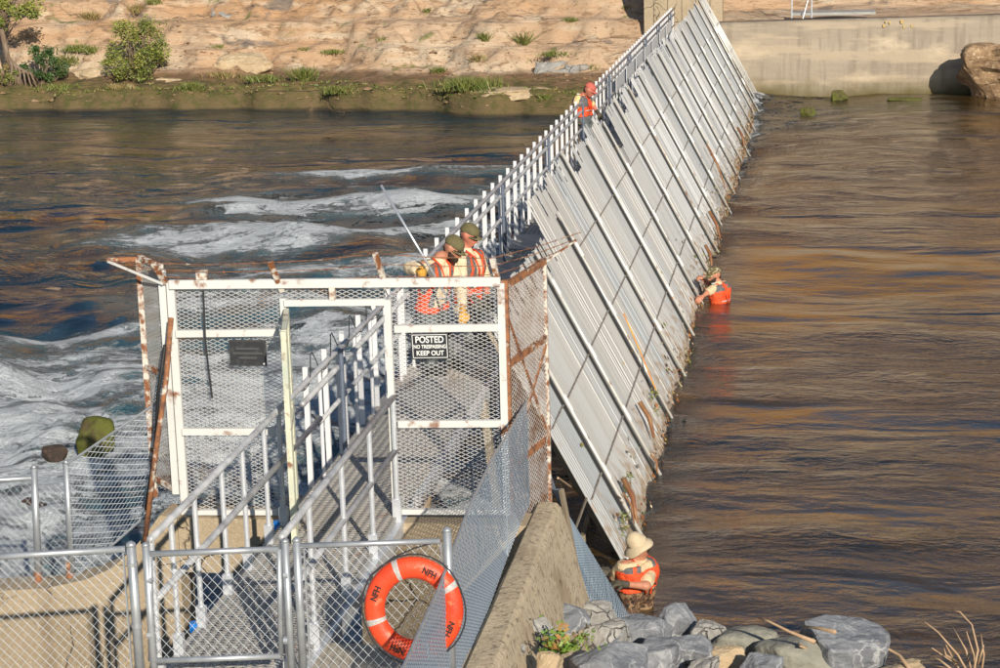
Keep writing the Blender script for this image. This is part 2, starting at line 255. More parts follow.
# ------------------------------------------------------------------ mesh helpers
class MB:
    """collects verts and faces, links them as ONE mesh object"""
    def __init__(s): s.v = []; s.f = []; s.n = 0; s.mi = []
    def add(s, vs, fs, mi=0):
        vs = np.asarray(vs, float).reshape(-1, 3); s.v.append(vs)
        s.f += [tuple(int(i)+s.n for i in f) for f in fs]; s.mi += [mi]*len(fs); s.n += len(vs); return s
    def box(s, c, d, R=None, mi=0):
        c = np.asarray(c, float); h = np.asarray(d, float)/2
        P = np.array([[x, y, z] for x in (-1, 1) for y in (-1, 1) for z in (-1, 1)])*h
        if R is not None: P = P@np.asarray(R).T
        return s.add(P+c, [(0, 1, 3, 2), (4, 6, 7, 5), (0, 4, 5, 1), (2, 3, 7, 6), (0, 2, 6, 4), (1, 5, 7, 3)], mi)
    def beam(s, p, q, wd, ht, upv=(0, 0, 1), mi=0):
        p = np.asarray(p, float); q = np.asarray(q, float); d = q-p; ln = np.linalg.norm(d); d /= ln
        x = np.cross(d, upv)
        if np.linalg.norm(x) < 1e-4: x = np.cross(d, (1, 0, 0))
        x /= np.linalg.norm(x); z = np.cross(x, d)
        return s.box((p+q)/2, (wd, ln, ht), np.stack([x, d, z], 1), mi)
    def tube(s, pts, r, n=8, cap=True, mi=0):
        pts = [np.asarray(p, float) for p in pts]; m = len(pts); rr = r if hasattr(r, '__len__') else [r]*m
        rings = []; prev = None
        for i, p in enumerate(pts):
            d = (pts[min(i+1, m-1)]-pts[max(i-1, 0)]); d = d/np.linalg.norm(d)
            a = np.cross(d, (0, 0, 1) if prev is None else prev) if prev is None else prev - d*(prev@d)
            if np.linalg.norm(a) < 1e-3: a = np.cross(d, (1, 0, 0))
            a /= np.linalg.norm(a); prev = a; b = np.cross(d, a)
            rings.append([p+rr[i]*(math.cos(2*math.pi*k/n)*a+math.sin(2*math.pi*k/n)*b) for k in range(n)])
        vs = [v for g in rings for v in g]
        fs = [(i*n+k, i*n+(k+1) % n, (i+1)*n+(k+1) % n, (i+1)*n+k) for i in range(m-1) for k in range(n)]
        if cap: fs += [tuple(range(n))[::-1], tuple((m-1)*n+k for k in range(n))]
        return s.add(vs, fs, mi)
    def segs(s, A, B, r, n=4, flat=None):
        """many straight wires at once"""
        A = np.asarray(A, float); B = np.asarray(B, float); D = B-A; D /= np.linalg.norm(D, axis=1)[:, None]+1e-9
        X = np.cross(D, np.array([.13, .21, .97])); X /= np.linalg.norm(X, axis=1)[:, None]; Y = np.cross(D, X)
        if flat is not None:
            nn = np.asarray(flat, float); nn = nn/np.linalg.norm(nn); X = np.cross(D, nn); X /= np.linalg.norm(X, axis=1)[:, None]; Y = np.broadcast_to(nn, X.shape)
            ra, rb = r
        else: ra = rb = r
        ang = [2*math.pi*(k+.5)/n for k in range(n)]
        ring = [ra*math.cos(a)*X+rb*math.sin(a)*Y for a in ang]
        vs = np.concatenate([np.stack([A+q for q in ring], 1), np.stack([B+q for q in ring], 1)], 1).reshape(-1, 3)
        fs = []
        for i in range(len(A)):
            o = i*2*n
            for k in range(n): fs.append((o+k, o+(k+1) % n, o+n+(k+1) % n, o+n+k))
        return s.add(vs, fs)
    def build(s, name, m, parent=None, off=None, smooth=False):
        me = bpy.data.meshes.new(name); vs = np.concatenate(s.v)
        if off is None and parent is not None:
            off = V(0, 0, 0); p = parent
            while p is not None: off = off+np.array(p.location); p = p.parent
        if off is not None: vs = vs-np.asarray(off)
        me.from_pydata(vs.tolist(), [], s.f)
        for mm in (m if isinstance(m, (list, tuple)) else [m]): me.materials.append(mm)
        if any(s.mi): me.polygons.foreach_set('material_index', s.mi)
        if smooth: me.polygons.foreach_set('use_smooth', [True]*len(me.polygons))
        me.update()
        o = bpy.data.objects.new(name, me); COL.objects.link(o)
        if parent is not None: o.parent = parent
        return o
def tag(o, label, cat, group=None):
    o['label'] = label; o['category'] = cat
    if group: o['group'] = group
    return o
def thing(name, loc, label, cat, group=None):
    o = bpy.data.objects.new(name, None); COL.objects.link(o); o.location = tuple(float(v) for v in loc); o.empty_display_size = .2
    return tag(o, label, cat, group)
def structure(o): o['kind'] = 'structure'; return o
def stuff(o): o['kind'] = 'stuff'; return o
def part(name, fn, m, parent, smooth=False):
    b = MB(); fn(b); return b.build(name, m, parent, smooth=smooth)
def inst(src, name, parent, loc):
    o = bpy.data.objects.new(name, src.data); COL.objects.link(o); o.parent = parent; o.location = tuple(loc); return o
def put_attr(me, name, vals):
    a = me.attributes.new(name, 'FLOAT', 'POINT'); a.data.foreach_set('value', np.asarray(vals, np.float32))

def mesh_net(b, P00, P10, P11, P01, cu, cv, r, n=3, flat=None, inside=None):
    """diamond wire mesh over the four sided patch; cu, cv = diamond width and height in metres"""
    P00, P10, P11, P01 = [np.asarray(p, float) for p in (P00, P10, P11, P01)]
    Wd = (np.linalg.norm(P10-P00)+np.linalg.norm(P11-P01))/2; Ht = (np.linalg.norm(P01-P00)+np.linalg.norm(P11-P10))/2
    nu = max(2, int(round(Wd/(cu/2)))); nv = max(2, int(round(Ht/(cv/2))))
    A, B = [], []
    i = np.arange(nu)
    for k in range(nv):
        y0 = (k+((i+k) % 2))/nv; y1 = (k+((i+1+k) % 2))/nv
        s0 = i/nu; s1 = (i+1)/nu
        f = lambda s, t: ((1-s)*(1-t))[:, None]*P00+(s*(1-t))[:, None]*P10+(s*t)[:, None]*P11+((1-s)*t)[:, None]*P01
        A.append(f(s0, y0)); B.append(f(s1, y1))
    A = np.concatenate(A); B = np.concatenate(B)
    b.segs(A, B, r, n, flat)

# ------------------------------------------------------------------ water surfaces
def waves(X, Y, comps):
    Z = np.zeros_like(X)
    for (lx, ly, amp, ph, wob) in comps:
        Z += amp*np.sin(2*math.pi*(X/lx+Y/ly)+ph+wob*np.sin(X*.7+ph)*np.sin(Y*.43+ph*2))
    return Z
def vnoise(X, Y, s, seed=0):
    out = np.empty(X.size); xf = X.ravel()*s[0]; yf = Y.ravel()*s[1]
    for i in range(X.size): out[i] = noise.noise((xf[i]+seed, yf[i]-seed, seed*.37))
    return out.reshape(X.shape)
def sheet(name, xs, ys, zfun, m, foamfun=None, kind='structure'):
    X, Y = np.meshgrid(xs, ys); Z = zfun(X, Y); nx, ny = len(xs), len(ys)
    me = bpy.data.meshes.new(name)
    idx = np.arange(nx*ny).reshape(ny, nx)
    q = np.stack([idx[:-1, :-1], idx[:-1, 1:], idx[1:, 1:], idx[1:, :-1]], -1).reshape(-1, 4)
    me.vertices.add(nx*ny); me.vertices.foreach_set('co', np.stack([X, Y, Z], -1).ravel())
    me.loops.add(q.size); me.loops.foreach_set('vertex_index', q.ravel())
    me.polygons.add(len(q)); me.polygons.foreach_set('loop_start', np.arange(len(q))*4); me.polygons.foreach_set('loop_total', np.full(len(q), 4))
    me.polygons.foreach_set('use_smooth', np.ones(len(q), bool))
    me.update(calc_edges=True); me.materials.append(m)
    if foamfun is not None: put_attr(me, 'foam', np.clip(foamfun(X, Y, Z), 0, 1).ravel())
    o = bpy.data.objects.new(name, me); COL.objects.link(o); o['kind'] = kind; return o
def spread(a, b, n, far, k, m):
    """even n steps from a to b, then m growing steps out to far"""
    core = np.linspace(a, b, n); g = (np.linspace(0, 1, m+1)[1:])**k
    return np.concatenate([core, b+(far-b)*g])
rs = np.random.RandomState(5)
def comps(n, lmin, lmax, amp, xstretch=1.0):
    out = []
    for i in range(n):
        lam = lmin*(lmax/lmin)**(i/(n-1)); th = rs.uniform(0, 2*math.pi); kx, ky = math.cos(th)/lam/xstretch, math.sin(th)/lam
        out.append((1/(kx if abs(kx) > 1e-3 else 1e-3), 1/(ky if abs(ky) > 1e-3 else 1e-3), amp*(lam/lmax)**1.0*rs.uniform(.5, 1), rs.uniform(0, 6.28), rs.uniform(0, 1.5)))
    return out
CU = comps(26, .5, 4.5, .016, 1.8)
def zup(X, Y):
    Z = waves(X, Y, CU)
    edge = np.exp(-np.clip(X+1.95, 0, 9)/.45); Z = Z*(1+1.6*np.clip((Y-38)/14, 0, 1)*np.exp(-((X+.5)/4)**2))
    return Z*(1+1.5*edge)+.035*edge*vnoise(X, Y, (2.2, 1.6), 3) + .02*np.sin(vnoise(X, Y, (.12, .3), 9)*9)*0
def foamup(X, Y, Z):
    e = np.exp(-np.clip(X+1.8, 0, 9)/.30)*.50
    far = np.clip((Y-44)/12, 0, 1)*np.exp(-((X+.3)/3.0)**2)*.50
    return e+far+.02
ysu = np.concatenate([[-40, -10, 5, 10, 13], np.arange(15, 30, .10), np.arange(30, 45, .16), np.arange(45, 66, .26), [68]])
sheet('river_water', spread(-3.32, 24, 230, 160, 2.2, 22), ysu, zup, M['wup'], foamup)
CD = comps(30, .45, 5.0, .036, 1.3)
STREAKS = [(-13.5, -5.5, 49.2, 1.3, 1.1), (-14.5, -5.5, 44.6, 2.0, 1.12), (-15, -5.5, 40.4, 1.9, 1.12), (-11, -6, 52.2, .6, .8), (-12, -6, 46.8, .5, .75), (-17.5, -9.6, 31.2, .9, .85),
           (-18, -5, 28.6, 1.2, .95), (-18, -5, 25.6, 2.0, .80), (-15, -4, 22.2, 2.4, .95), (-14, -4, 19, 2.5, 1.0), (-12.5, -5.5, 36.4, 1.6, 1.05), (-12.5, -5.0, 33.0, 1.7, 1.0), (-16, -10, 37.2, .3, .35), (-19, -12, 46.8, .3, .3)]
def foamdn(X, Y, Z):
    F = np.zeros_like(X); wob = vnoise(X, Y, (.25, .25), 12)
    for (x0, x1, y, wd, st) in STREAKS:
        mid, hw = (x0+x1)/2, (x1-x0)/2
        fx = 1/(1+np.exp((np.abs(X-mid)-hw)/.9)); yy = y+(X-mid)*.05+wob*1.1
        F = np.maximum(F, st*fx*np.exp(-((Y-yy)/wd)**2))
    near = 1/(1+np.exp((Y-31.8)/1.3))*.93*(1/(1+np.exp((-X-19)/1.5)))
    side = np.exp(-((X+6.2)/2.6)**2)*.88*(Y > 17)*(1/(1+np.exp((Y-52)/2)))
    behind = 1.0*np.exp(-((X+7.5)/2.6)**4)*np.exp(-((Y-26.5)/7)**4)
    F = np.maximum(np.maximum(np.maximum(F, near), side), behind)
    return F*(.96+.45*vnoise(X, Y, (.5, 1.2), 5)+.25*vnoise(X, Y, (1.4, 2.6), 15))+.02
def zdn(X, Y):
    rough = .35+1.25*np.clip((56-Y)/22, 0, 1)
    Z = -.3+waves(X, Y, CD)*rough
    for (x0, x1, y, wd, st) in STREAKS:
        mid, hw = (x0+x1)/2, (x1-x0)/2
        Z += .16*st*np.exp(-((X-mid)/hw)**4)*np.exp(-((Y-y+.3-(X-mid)*.05)/(wd*.55))**2)
    near = np.clip((32-Y)/8, 0, 1)*np.clip((-X-4)/2, 0, 1)
    Z += near*(.16*vnoise(X, Y, (1.0, 1.2), 21)+.09*vnoise(X, Y, (2.4, 2.9), 8)+.04*vnoise(X, Y, (5.5, 6), 18))
    return Z
ysd = np.concatenate([[-40, -10, 5, 10, 13], np.arange(15, 34, .10), np.arange(34, 50, .16), np.arange(50, 66, .26), [68]])
xsd = -spread(3.3, 27, 240, 160, 2.2, 22)[::-1]
sheet('white_water', xsd, ysd, zdn, M['wdn'], foamdn)
# ground under everything, out to the horizon
M['bed'] = mat('riverbed_ground', (.22, .17, .11), .9, noises=[(.02, .4, .6, (.14, .13, .06), 5, U)])
structure(MB().add([(-3000, -3000, -1.6), (3000, -3000, -1.6), (3000, 3000, -1.6), (-3000, 3000, -1.6)], [(0, 1, 2, 3)]).build('ground', M['bed']))

# ------------------------------------------------------------------ far bank
def bankmat():
    m = mat('far_bank_rock', (.50, .355, .235), .9, 0, noises=[
        (.20, .46, .62, (.47, .28, .15), 6, (.4, .6, 1.6)), (.9, .50, .62, (.57, .45, .32), 7, (.35, .6, 1.8)),
        (2.6, .56, .64, (.30, .19, .11), 7, (.5, .6, 1.6)), (.5, .60, .64, (.23, .18, .14), 6, (.7, 1, 1.4)), (1.1, .61, .67, (.20, .20, .07), 6, U), (7, .58, .66, (.33, .22, .13), 4, U)], bump=(2.2, .20, 10, (.35, .7, 2.0)))
    n = m.node_tree.nodes; l = m.node_tree.links; b = n['Principled BSDF']
    src = b.inputs['Base Color'].links[0].from_socket
    tc = n.new('ShaderNodeTexCoord'); sp = n.new('ShaderNodeSeparateXYZ'); l.new(tc.outputs['Object'], sp.inputs[0])
    nzn = n.new('ShaderNodeTexNoise'); nzn.inputs['Scale'].default_value = .9; nzn.inputs['Detail'].default_value = 6; l.new(tc.outputs['Object'], nzn.inputs['Vector'])
    def layer(src, lo, hi, wob, col):
        a = n.new('ShaderNodeMath'); a.operation = 'MULTIPLY_ADD'; l.new(nzn.outputs['Fac'], a.inputs[0]); a.inputs[1].default_value = wob; l.new(sp.outputs['Z'], a.inputs[2])
        k = n.new('ShaderNodeMapRange'); k.inputs['From Min'].default_value = lo+wob*.5; k.inputs['From Max'].default_value = hi+wob*.5
        k.inputs['To Min'].default_value = 1; k.inputs['To Max'].default_value = 0; l.new(a.outputs[0], k.inputs['Value'])
        mx = n.new('ShaderNodeMix'); mx.data_type = 'RGBA'; l.new(k.outputs[0], mx.inputs['Factor']); l.new(src, mx.inputs['A']); mx.inputs['B'].default_value = (*col, 1); return mx.outputs['Result']
    s = layer(src, .66, .84, .5, (.19, .11, .06))
    s = layer(s, .36, .62, .4, (.15, .115, .04))
    s = layer(s, .06, .34, .3, (.14, .10, .045))
    t3 = n.new('ShaderNodeTexNoise'); t3.inputs['Scale'].default_value = 2.6; t3.inputs['Detail'].default_value = 8; t3.inputs['Roughness'].default_value = .7; l.new(tc.outputs['Object'], t3.inputs['Vector'])
    k3 = n.new('ShaderNodeMapRange'); k3.inputs['From Min'].default_value = .46; k3.inputs['From Max'].default_value = .60; l.new(t3.outputs['Fac'], k3.inputs['Value'])
    kz = n.new('ShaderNodeMapRange'); kz.inputs['From Min'].default_value = .5; kz.inputs['From Max'].default_value = .8; kz.inputs['To Min'].default_value = 1; kz.inputs['To Max'].default_value = 0; l.new(sp.outputs['Z'], kz.inputs['Value'])
    mm = n.new('ShaderNodeMath'); mm.operation = 'MULTIPLY'; l.new(k3.outputs[0], mm.inputs[0]); l.new(kz.outputs[0], mm.inputs[1])
    m4 = n.new('ShaderNodeMix'); m4.data_type = 'RGBA'; l.new(mm.outputs[0], m4.inputs['Factor']); l.new(s, m4.inputs['A']); m4.inputs['B'].default_value = (.085, .08, .022, 1); s = m4.outputs['Result']
    s = layer(s, -.27, -.18, .08, (.04, .032, .02))
    l.new(s, b.inputs['Base Color'])
    nh = n.new('ShaderNodeTexNoise'); nh.inputs['Scale'].default_value = .16; nh.inputs['Detail'].default_value = 6; l.new(tc.outputs['Object'], nh.inputs['Vector'])
    kh = n.new('ShaderNodeMapRange'); kh.inputs['From Min'].default_value = .46; kh.inputs['From Max'].default_value = .56; l.new(nh.outputs['Fac'], kh.inputs['Value'])
    g = n.new('ShaderNodeMix'); g.data_type = 'RGBA'; l.new(kh.outputs[0], g.inputs['Factor']); g.inputs['A'].default_value = (.62, .28, .045, 1); g.inputs['B'].default_value = (.34, .165, .035, 1)
    ku = n.new('ShaderNodeMapRange'); ku.inputs['From Min'].default_value = 4.6; ku.inputs['From Max'].default_value = 7; l.new(sp.outputs['Z'], ku.inputs['Value'])
    o2 = n.new('ShaderNodeMix'); o2.data_type = 'RGBA'; l.new(ku.outputs[0], o2.inputs['Factor']); l.new(s, o2.inputs['A']); l.new(g.outputs['Result'], o2.inputs['B']); l.new(o2.outputs['Result'], b.inputs['Base Color'])
    return m
M['bank'] = bankmat()
veins2(M['bank'], .42, .030, (.22, .14, .08), .55, (.4, .7, 1.8), .50, .60)
SH = [(-160, 63.3), (-27, 63.3), (-16, 62.8), (-12.5, 62.0), (-10.5, 60.7), (-8, 60.6), (-5, 61.4), (-3.4, 62.4), (-1.5, 63.6), (6, 64.0), (9, 64.5), (160, 66)]
def shore(x):
    x = np.asarray(x, float)
    return np.interp(x, [p[0] for p in SH], [p[1] for p in SH])+(.16*np.sin(x*1.9+.6*np.sin(x*.7))+.09*np.sin(x*4.7+1.3))*(x < -2.4)
PR = [(-.3, -1.6), (0, -.32), (.12, .02), (.35, .32), (.9, .44), (2.0, .60), (2.8, .85), (3.6, 1.5), (4.4, 2.05), (6.5, 3.0), (9, 4.9), (13, 8.3), (20, 13.2), (28, 18.5), (38, 23.5), (60, 26), (120, 26.5), (900, 27)]
def bankz(X, Y):
    D = Y-shore(X)
    N = vnoise(X, Y, (.25, .35), 4); N2 = vnoise(X, Y, (.8, 1.1), 14); N3 = vnoise(X, Y, (2.1, 2.6), 24)
    Dw = D+(.55*N+.22*N2)*np.clip(D/1.2, 0, 1)+.10*N3*(D > .1)
    Z = np.interp(Dw, [p[0] for p in PR], [p[1] for p in PR])
    amp = np.clip((D-.6)/3, 0, 1)
    Z += amp*(.30*N+.16*N2+.08*N3)+.12*N3*np.clip(D*3, 0, 1)
    # stepped bedding planes in the rock
    st = .75; fr = (Z/st) % 1; Z = np.where(D > 2.6, Z*.35+.65*(np.floor(Z/st)+np.clip(fr*2.2-.5, 0, 1))*st, Z)
    cut = (X > -3.3)&(D > -.5)   # behind the concrete wall the bank is a bench at wall height
    bench = np.interp(D, [0, .8, 1.0, 5.2, 6.2, 9, 20, 42, 900], [-1, -1, 2.15, 2.3, 3.2, 5.2, 13.2, 21, 23])
    return np.where(cut, np.where(X > -3.2, bench+amp*.15*N2, np.maximum(Z*.0+bench, Z*.3)), Z)
ysb = np.concatenate([np.arange(59.9, 72, .10), np.arange(72, 80, .3), np.arange(80, 125, 1.5), [140, 200, 400, 900]])
xsb = np.concatenate([-spread(28, 30, 8, 160, 2, 14)[::-1], np.arange(-27.8, 18, .2), spread(18, 20, 8, 160, 2, 14)])
sheet('far_bank', xsb, ysb, bankz, M['bank'])
def bank_at(x, y): return float(bankz(np.array([[x]]), np.array([[y]]))[0, 0])
def on_bank(px, py):
    """march the photo pixel's ray to the bank surface"""
    d = fw+rt*(px-500)/FPX-up*(py-334)/FPX
    ts = np.arange(55, 110, .1)/d[1]; P = CAMP+ts[:, None]*d
    zb = bankz(P[:, 0][None], P[:, 1][None])[0]; k = np.argmax(P[:, 2] <= zb)
    return P[k] if P[k, 2] <= zb[k] else None

# concrete wall at the right end of the weir
def far_wall():
    root = thing('concrete_wall', (7, 63.6, 0), 'long tan concrete river wall at the far end of the weir, streaked and mossy at the waterline', 'wall')
    def f(b):
        xs = np.arange(-3.4, 60, .5)
        for y0, y1, z0, z1 in ((63.35, 63.7, -1.2, 2.28),):
            vs = []; fs = []
            prof = lambda x: [(62.95+max(0, x-5)*.02, -1.2), (62.98, .0), (63.02, .35), (63.12, 1.2), (63.22, 2.1), (63.30, 2.26+.012*x), (63.5, 2.30+.012*x), (63.95, 2.30+.012*x), (63.95, -1.2)]
            n = len(prof(0))
            for x in xs:
                for (y, z) in prof(x): vs.append((x, y+.02*math.sin(x*1.3), z))
            for i in range(len(xs)-1):
                for k in range(n-1): fs.append((i*n+k, (i+1)*n+k, (i+1)*n+k+1, i*n+k+1))
            fs.append(tuple(range(n)))
            b.add(vs, fs)
    m = M['farwall']; n = m.node_tree.nodes; l = m.node_tree.links; bs = n['Principled BSDF']; src = bs.inputs['Base Color'].links[0].from_socket
    tc = n.new('ShaderNodeTexCoord'); sp = n.new('ShaderNodeSeparateXYZ'); l.new(tc.outputs['Object'], sp.inputs[0])
    t = n.new('ShaderNodeTexNoise'); t.inputs['Scale'].default_value = .8; t.inputs['Detail'].default_value = 6; l.new(tc.outputs['Object'], t.inputs['Vector'])
    a = n.new('ShaderNodeMath'); a.operation = 'MULTIPLY_ADD'; l.new(t.outputs['Fac'], a.inputs[0]); a.inputs[1].default_value = -1.1; l.new(sp.outputs['Z'], a.inputs[2])
    k = n.new('ShaderNodeMapRange'); k.inputs['From Min'].default_value = -.55; k.inputs['From Max'].default_value = .0; k.inputs['To Min'].default_value = 1; k.inputs['To Max'].default_value = 0; l.new(a.outputs[0], k.inputs['Value'])
    mx = n.new('ShaderNodeMix'); mx.data_type = 'RGBA'; l.new(k.outputs[0], mx.inputs['Factor']); l.new(src, mx.inputs['A']); mx.inputs['B'].default_value = (.12, .095, .035, 1); l.new(mx.outputs['Result'], bs.inputs['Base Color'])
    part('wall_face', f, m, root, True)
    part('walkway_slab', lambda b: b.box((.4, 64.9, 2.42), (2.6, 1.2, .08)), M['deckplate'], root)
    def yel(b):
        for (px, py, s) in ((884, 24, .12), (890, 21, .1), (902, 20, .14), (912, 24, .1), (886, 20, .08), (904, 25, .1)):
            p = AY(px, py+2, 63.14); b.box((p[0], 63.235-(2.3-p[2])*.115-.02, p[2]), (s*.55, .012, s*.8))
    part('paint_mark', yel, mat('faded_ochre_paint', (.50, .36, .12), .7), root)
far_wall()
def ladder():
    p = AZ(737, 16, 2.4); p = V(-.9, 64.3, 2.3)
    root = thing('access_frame', p, 'pale upright metal frame standing on the far wall top behind the weir end', 'frame')
    for dx in (0, .62): part('post', lambda b: b.tube([(p[0]+dx, p[1], 2.3), (p[0]+dx, p[1], 4.2)], .026, 6), M['alpost'], root)
    part('brace', lambda b: b.tube([(p[0]+.35, p[1]-.3, 2.3), (p[0]+.62, p[1], 3.3)], .018, 6), M['alpost'], root)
    part('crossbar', lambda b: b.tube([(p[0], p[1], 3.7), (p[0]+.62, p[1], 3.7)], .018, 6), M['alpost'], root)
ladder()
# pale concrete pier where the weir meets the bank, vertical board marks
pr = thing('bank_pier', (-3.6, 64.5, 2.5), 'board-marked tan concrete pier behind the far end of the weir railing', 'pier')
part('pier_block', lambda b: b.box((-4.35, 65.2, 2.3), (2.5, .8, 4.0)), M['concrete'], pr)
for k in range(5): part('rib', lambda b: b.box((-5.25+k*.45, 64.78, 2.3), (.06, .05, 3.9)), M['concrete'], pr)

# ------------------------------------------------------------------ rocks
def rock_mesh(name, seed, dims, m, rough=.09, npts=16, sub=3, smooth=False):
    r = random.Random(seed); bm = bmesh.new()
    for i in range(npts):
        v = Vector((r.gauss(0, 1), r.gauss(0, 1), r.gauss(0, 1))).normalized()
        v = Vector((max(-.78, min(.78, v.x)), max(-.78, min(.78, v.y)), max(-.8, min(.74, v.z))))
        bm.verts.new(v)
    res = bmesh.ops.convex_hull(bm, input=bm.verts)
    bmesh.ops.delete(bm, geom=[e for e in res['geom_interior'] if isinstance(e, bmesh.types.BMVert)], context='VERTS')
    bmesh.ops.triangulate(bm, faces=bm.faces)
    if not smooth:
        bmesh.ops.bevel(bm, geom=list(bm.edges), offset=.04, segments=1, affect='EDGES'); bmesh.ops.triangulate(bm, faces=bm.faces)
    for _ in range(sub): 
        es = [e for e in bm.edges if e.calc_length() > .16]
        if es: bmesh.ops.subdivide_edges(bm, edges=es, cuts=1, use_grid_fill=True); bmesh.ops.triangulate(bm, faces=bm.faces)
    if smooth:
        for _ in range(5): bmesh.ops.smooth_vert(bm, verts=bm.verts, factor=.6, use_axis_x=True, use_axis_y=True, use_axis_z=True)
    bm.normal_update()
    for v in bm.verts:
        p = v.co*1.0; o = Vector((seed*1.7, seed*.3, 0))
        a = noise.fractal(p*2.2+o, 1, 2, 5)*rough + (abs(noise.noise(p*5+o))-.2)*rough*.5
        v.co += v.normal*a
    for v in bm.verts: v.co = Vector((v.co.x*dims[0]/1.56, v.co.y*dims[1]/1.56, v.co.z*dims[2]/1.54))
    me = bpy.data.meshes.new(name); bm.to_mesh(me); bm.free(); me.materials.append(m)
    me.polygons.foreach_set('use_smooth', [smooth]*len(me.polygons))
    o = bpy.data.objects.new(name, me); COL.objects.link(o); return o
def rock(name, px, py, z, wpx, hpx, m, seed, label, group=None, depth=None, smooth=False, rz=0, cat='rock', rough=.06):
    c = AZ(px, py, z); s = np.linalg.norm(c-CAMP)/FPX
    o = rock_mesh(name, seed, (wpx*s*1.02, (depth or wpx*s*.8), hpx*s*1.15), m, rough, smooth=smooth)
    o.location = tuple(c); o.rotation_euler = (0, 0, rz); tag(o, label, cat, group); return o
G = 'riprap rocks along the near bank'
RL = [
 (506, 655, 1.50, 40, 34, 'rockgrey', 11, 'small grey slab tilted against the foot of the concrete wing wall', .3),
 (530, 643, 1.35, 44, 46, 'rockgrey', 12, 'upright grey block left of the green fern plant', -.2),
 (560, 624, 1.05, 52, 34, 'rockblue', 13, 'blue grey rock behind the fern, against the wing wall', .5),
 (594, 622, .75, 46, 34, 'rockgrey', 14, 'pale striated rock below the slanted mesh sheet', .1),
 (610, 640, .70, 50, 36, 'rockgrey', 15, 'flat pale grey rock left of the peaked blue grey rock', .8),
 (640, 641, .30, 66, 50, 'rockblue', 16, 'peaked blue grey rock with white veins just below the wading worker', .3),
 (678, 628, .15, 38, 42, 'rockblue', 17, 'upright rounded blue grey rock beside the water right of the peaked one', .1),
 (612, 667, 1.0, 84, 40, 'rockblue', 18, 'broad smooth blue grey rock at the bottom, right of the fern', .2),
 (657, 657, .42, 56, 32, 'rockblue', 19, 'low dark rock in front of the peaked blue grey rock', .9),
 (690, 655, .38, 50, 30, 'rockblue', 20, 'mottled pale blue rock lying in front of the upright rounded rock', .5),
 (708, 638, .15, 36, 28, 'rockgrey', 21, 'small grey brown rock at the water between upright rock and long smooth rock', .2),
 (744, 643, .15, 66, 34, 'rockgreen', 22, 'long smooth tan grey rock sloping into the water', -.2),
 (728, 660, .35, 34, 24, 'rocktan', 23, 'small sandy orange rock at the bottom of the picture', .2),
 (795, 654, .22, 86, 46, 'rockgreen', 24, 'large smooth grey green rock left of the big veined boulder', .1),
 (846, 654, .20, 88, 60, 'rockblue', 25, 'big angular blue grey boulder with bright white veins', .25),
 (762, 668, .45, 44, 24, 'rockblue', 26, 'half hidden blue grey rock at the bottom edge', .1),
 (706, 668, .45, 30, 22, 'rockgrey', 27, 'small grey rock between mottled rock and sandy rock at the bottom', .6),
 (548, 670, 1.5, 34, 30, 'rocktan', 28, 'brown stone under the fern', .3),
 (905, 676, .15, 44, 24, 'rocktan', 29, 'low tan stone at the bottom edge right of the big veined boulder', .3),
]
for (px, py, z, wp, hp, mm, sd_, lb, rz) in RL:
    rock('rock', px, py, z, wp, hp, M[mm], sd_, lb, G, smooth=(mm == 'rockgreen'), rz=rz, rough=.05 if mm == 'rockgreen' else .06)
rock('boulder', 1008, 76, .70, 88, 54, M['rockbrown'], 36, 'big cracked brown boulder at the right end of the far wall', smooth=False, depth=2.4, cat='boulder', rough=.14)
rock('rock', 958, 85, .2, 32, 20, M['rockbrown'], 32, 'low brown rock at the left foot of the big cracked boulder')
rock('rock', 1012, 86, .3, 60, 40, M['rockbrown'], 33, 'brown rock cut by the right picture edge beside the boulder')
rock('rock', 840, 97, .05, 17, 13, M['rockmoss'], 34, 'small yellow green mossy rock in the water at the foot of the far wall')
rock('rock', 810, 112, .0, 18, 8, M['rockmoss'], 35, 'low dark mossy rock awash near the far end of the weir')
rock('rock', 905, 102, -.02, 34, 8, M['rockmoss'], 36, 'flat mossy rock awash in front of the far wall')
rock('rock', 940, 111, -.03, 32, 6, M['rockmoss'], 37, 'barely awash rock in the ripples left of the boulder')
rock('rock', 97, 438, .05, 40, 38, M['rockmoss'], 38, 'rounded boulder topped with bright green moss in the white water', smooth=True)
rock('rock', 56, 455, -.15, 26, 18, M['rockdark'], 39, 'small jagged dark rock left of the green mossy boulder')
rock('rock', 120, 470, -.35, 110, 22, M['rockdark'], 40, 'long dark submerged rock under the foam behind the slanted mesh', smooth=True)
rock('rock', 48, 508, -.3, 60, 24, M['rockdark'], 41, 'dark rock showing through foam behind the left fence corner')
def rubble():
    r = random.Random(31); b = MB()
    for i in range(420):
        px = r.uniform(498, 940); z = r.uniform(.0, .5) if px > 620 else r.uniform(.4, 1.3)
        c = AZ(px, r.uniform(628, 690) if px < 760 else r.uniform(655, 690), z); sz = r.uniform(.02, .07)
        t = [V(1, 0, 0), V(-1, 0, 0), V(0, 1, 0), V(0, -1, 0), V(0, 0, .8), V(0, 0, -.8)]; a = r.uniform(0, 3); ca, sa = math.cos(a), math.sin(a)
        zz = float(nearz(np.array([[c[0]]]), np.array([[c[1]]]))[0, 0]) + .02
        P = [V(c[0], c[1], zz)+(V(q_[0]*ca-q_[1]*sa, q_[0]*sa+q_[1]*ca, q_[2])+V(r.gauss(0, .2), r.gauss(0, .2), r.gauss(0, .2)))*sz for q_ in t]
        b.add(P, [(0, 2, 4), (2, 1, 4), (1, 3, 4), (3, 0, 4), (2, 0, 5), (1, 2, 5), (3, 1, 5), (0, 3, 5)])
    o = b.build('rubble', M['rockgrey']); stuff(o); tag(o, 'small broken stones lying between the large near bank rocks', 'rubble')
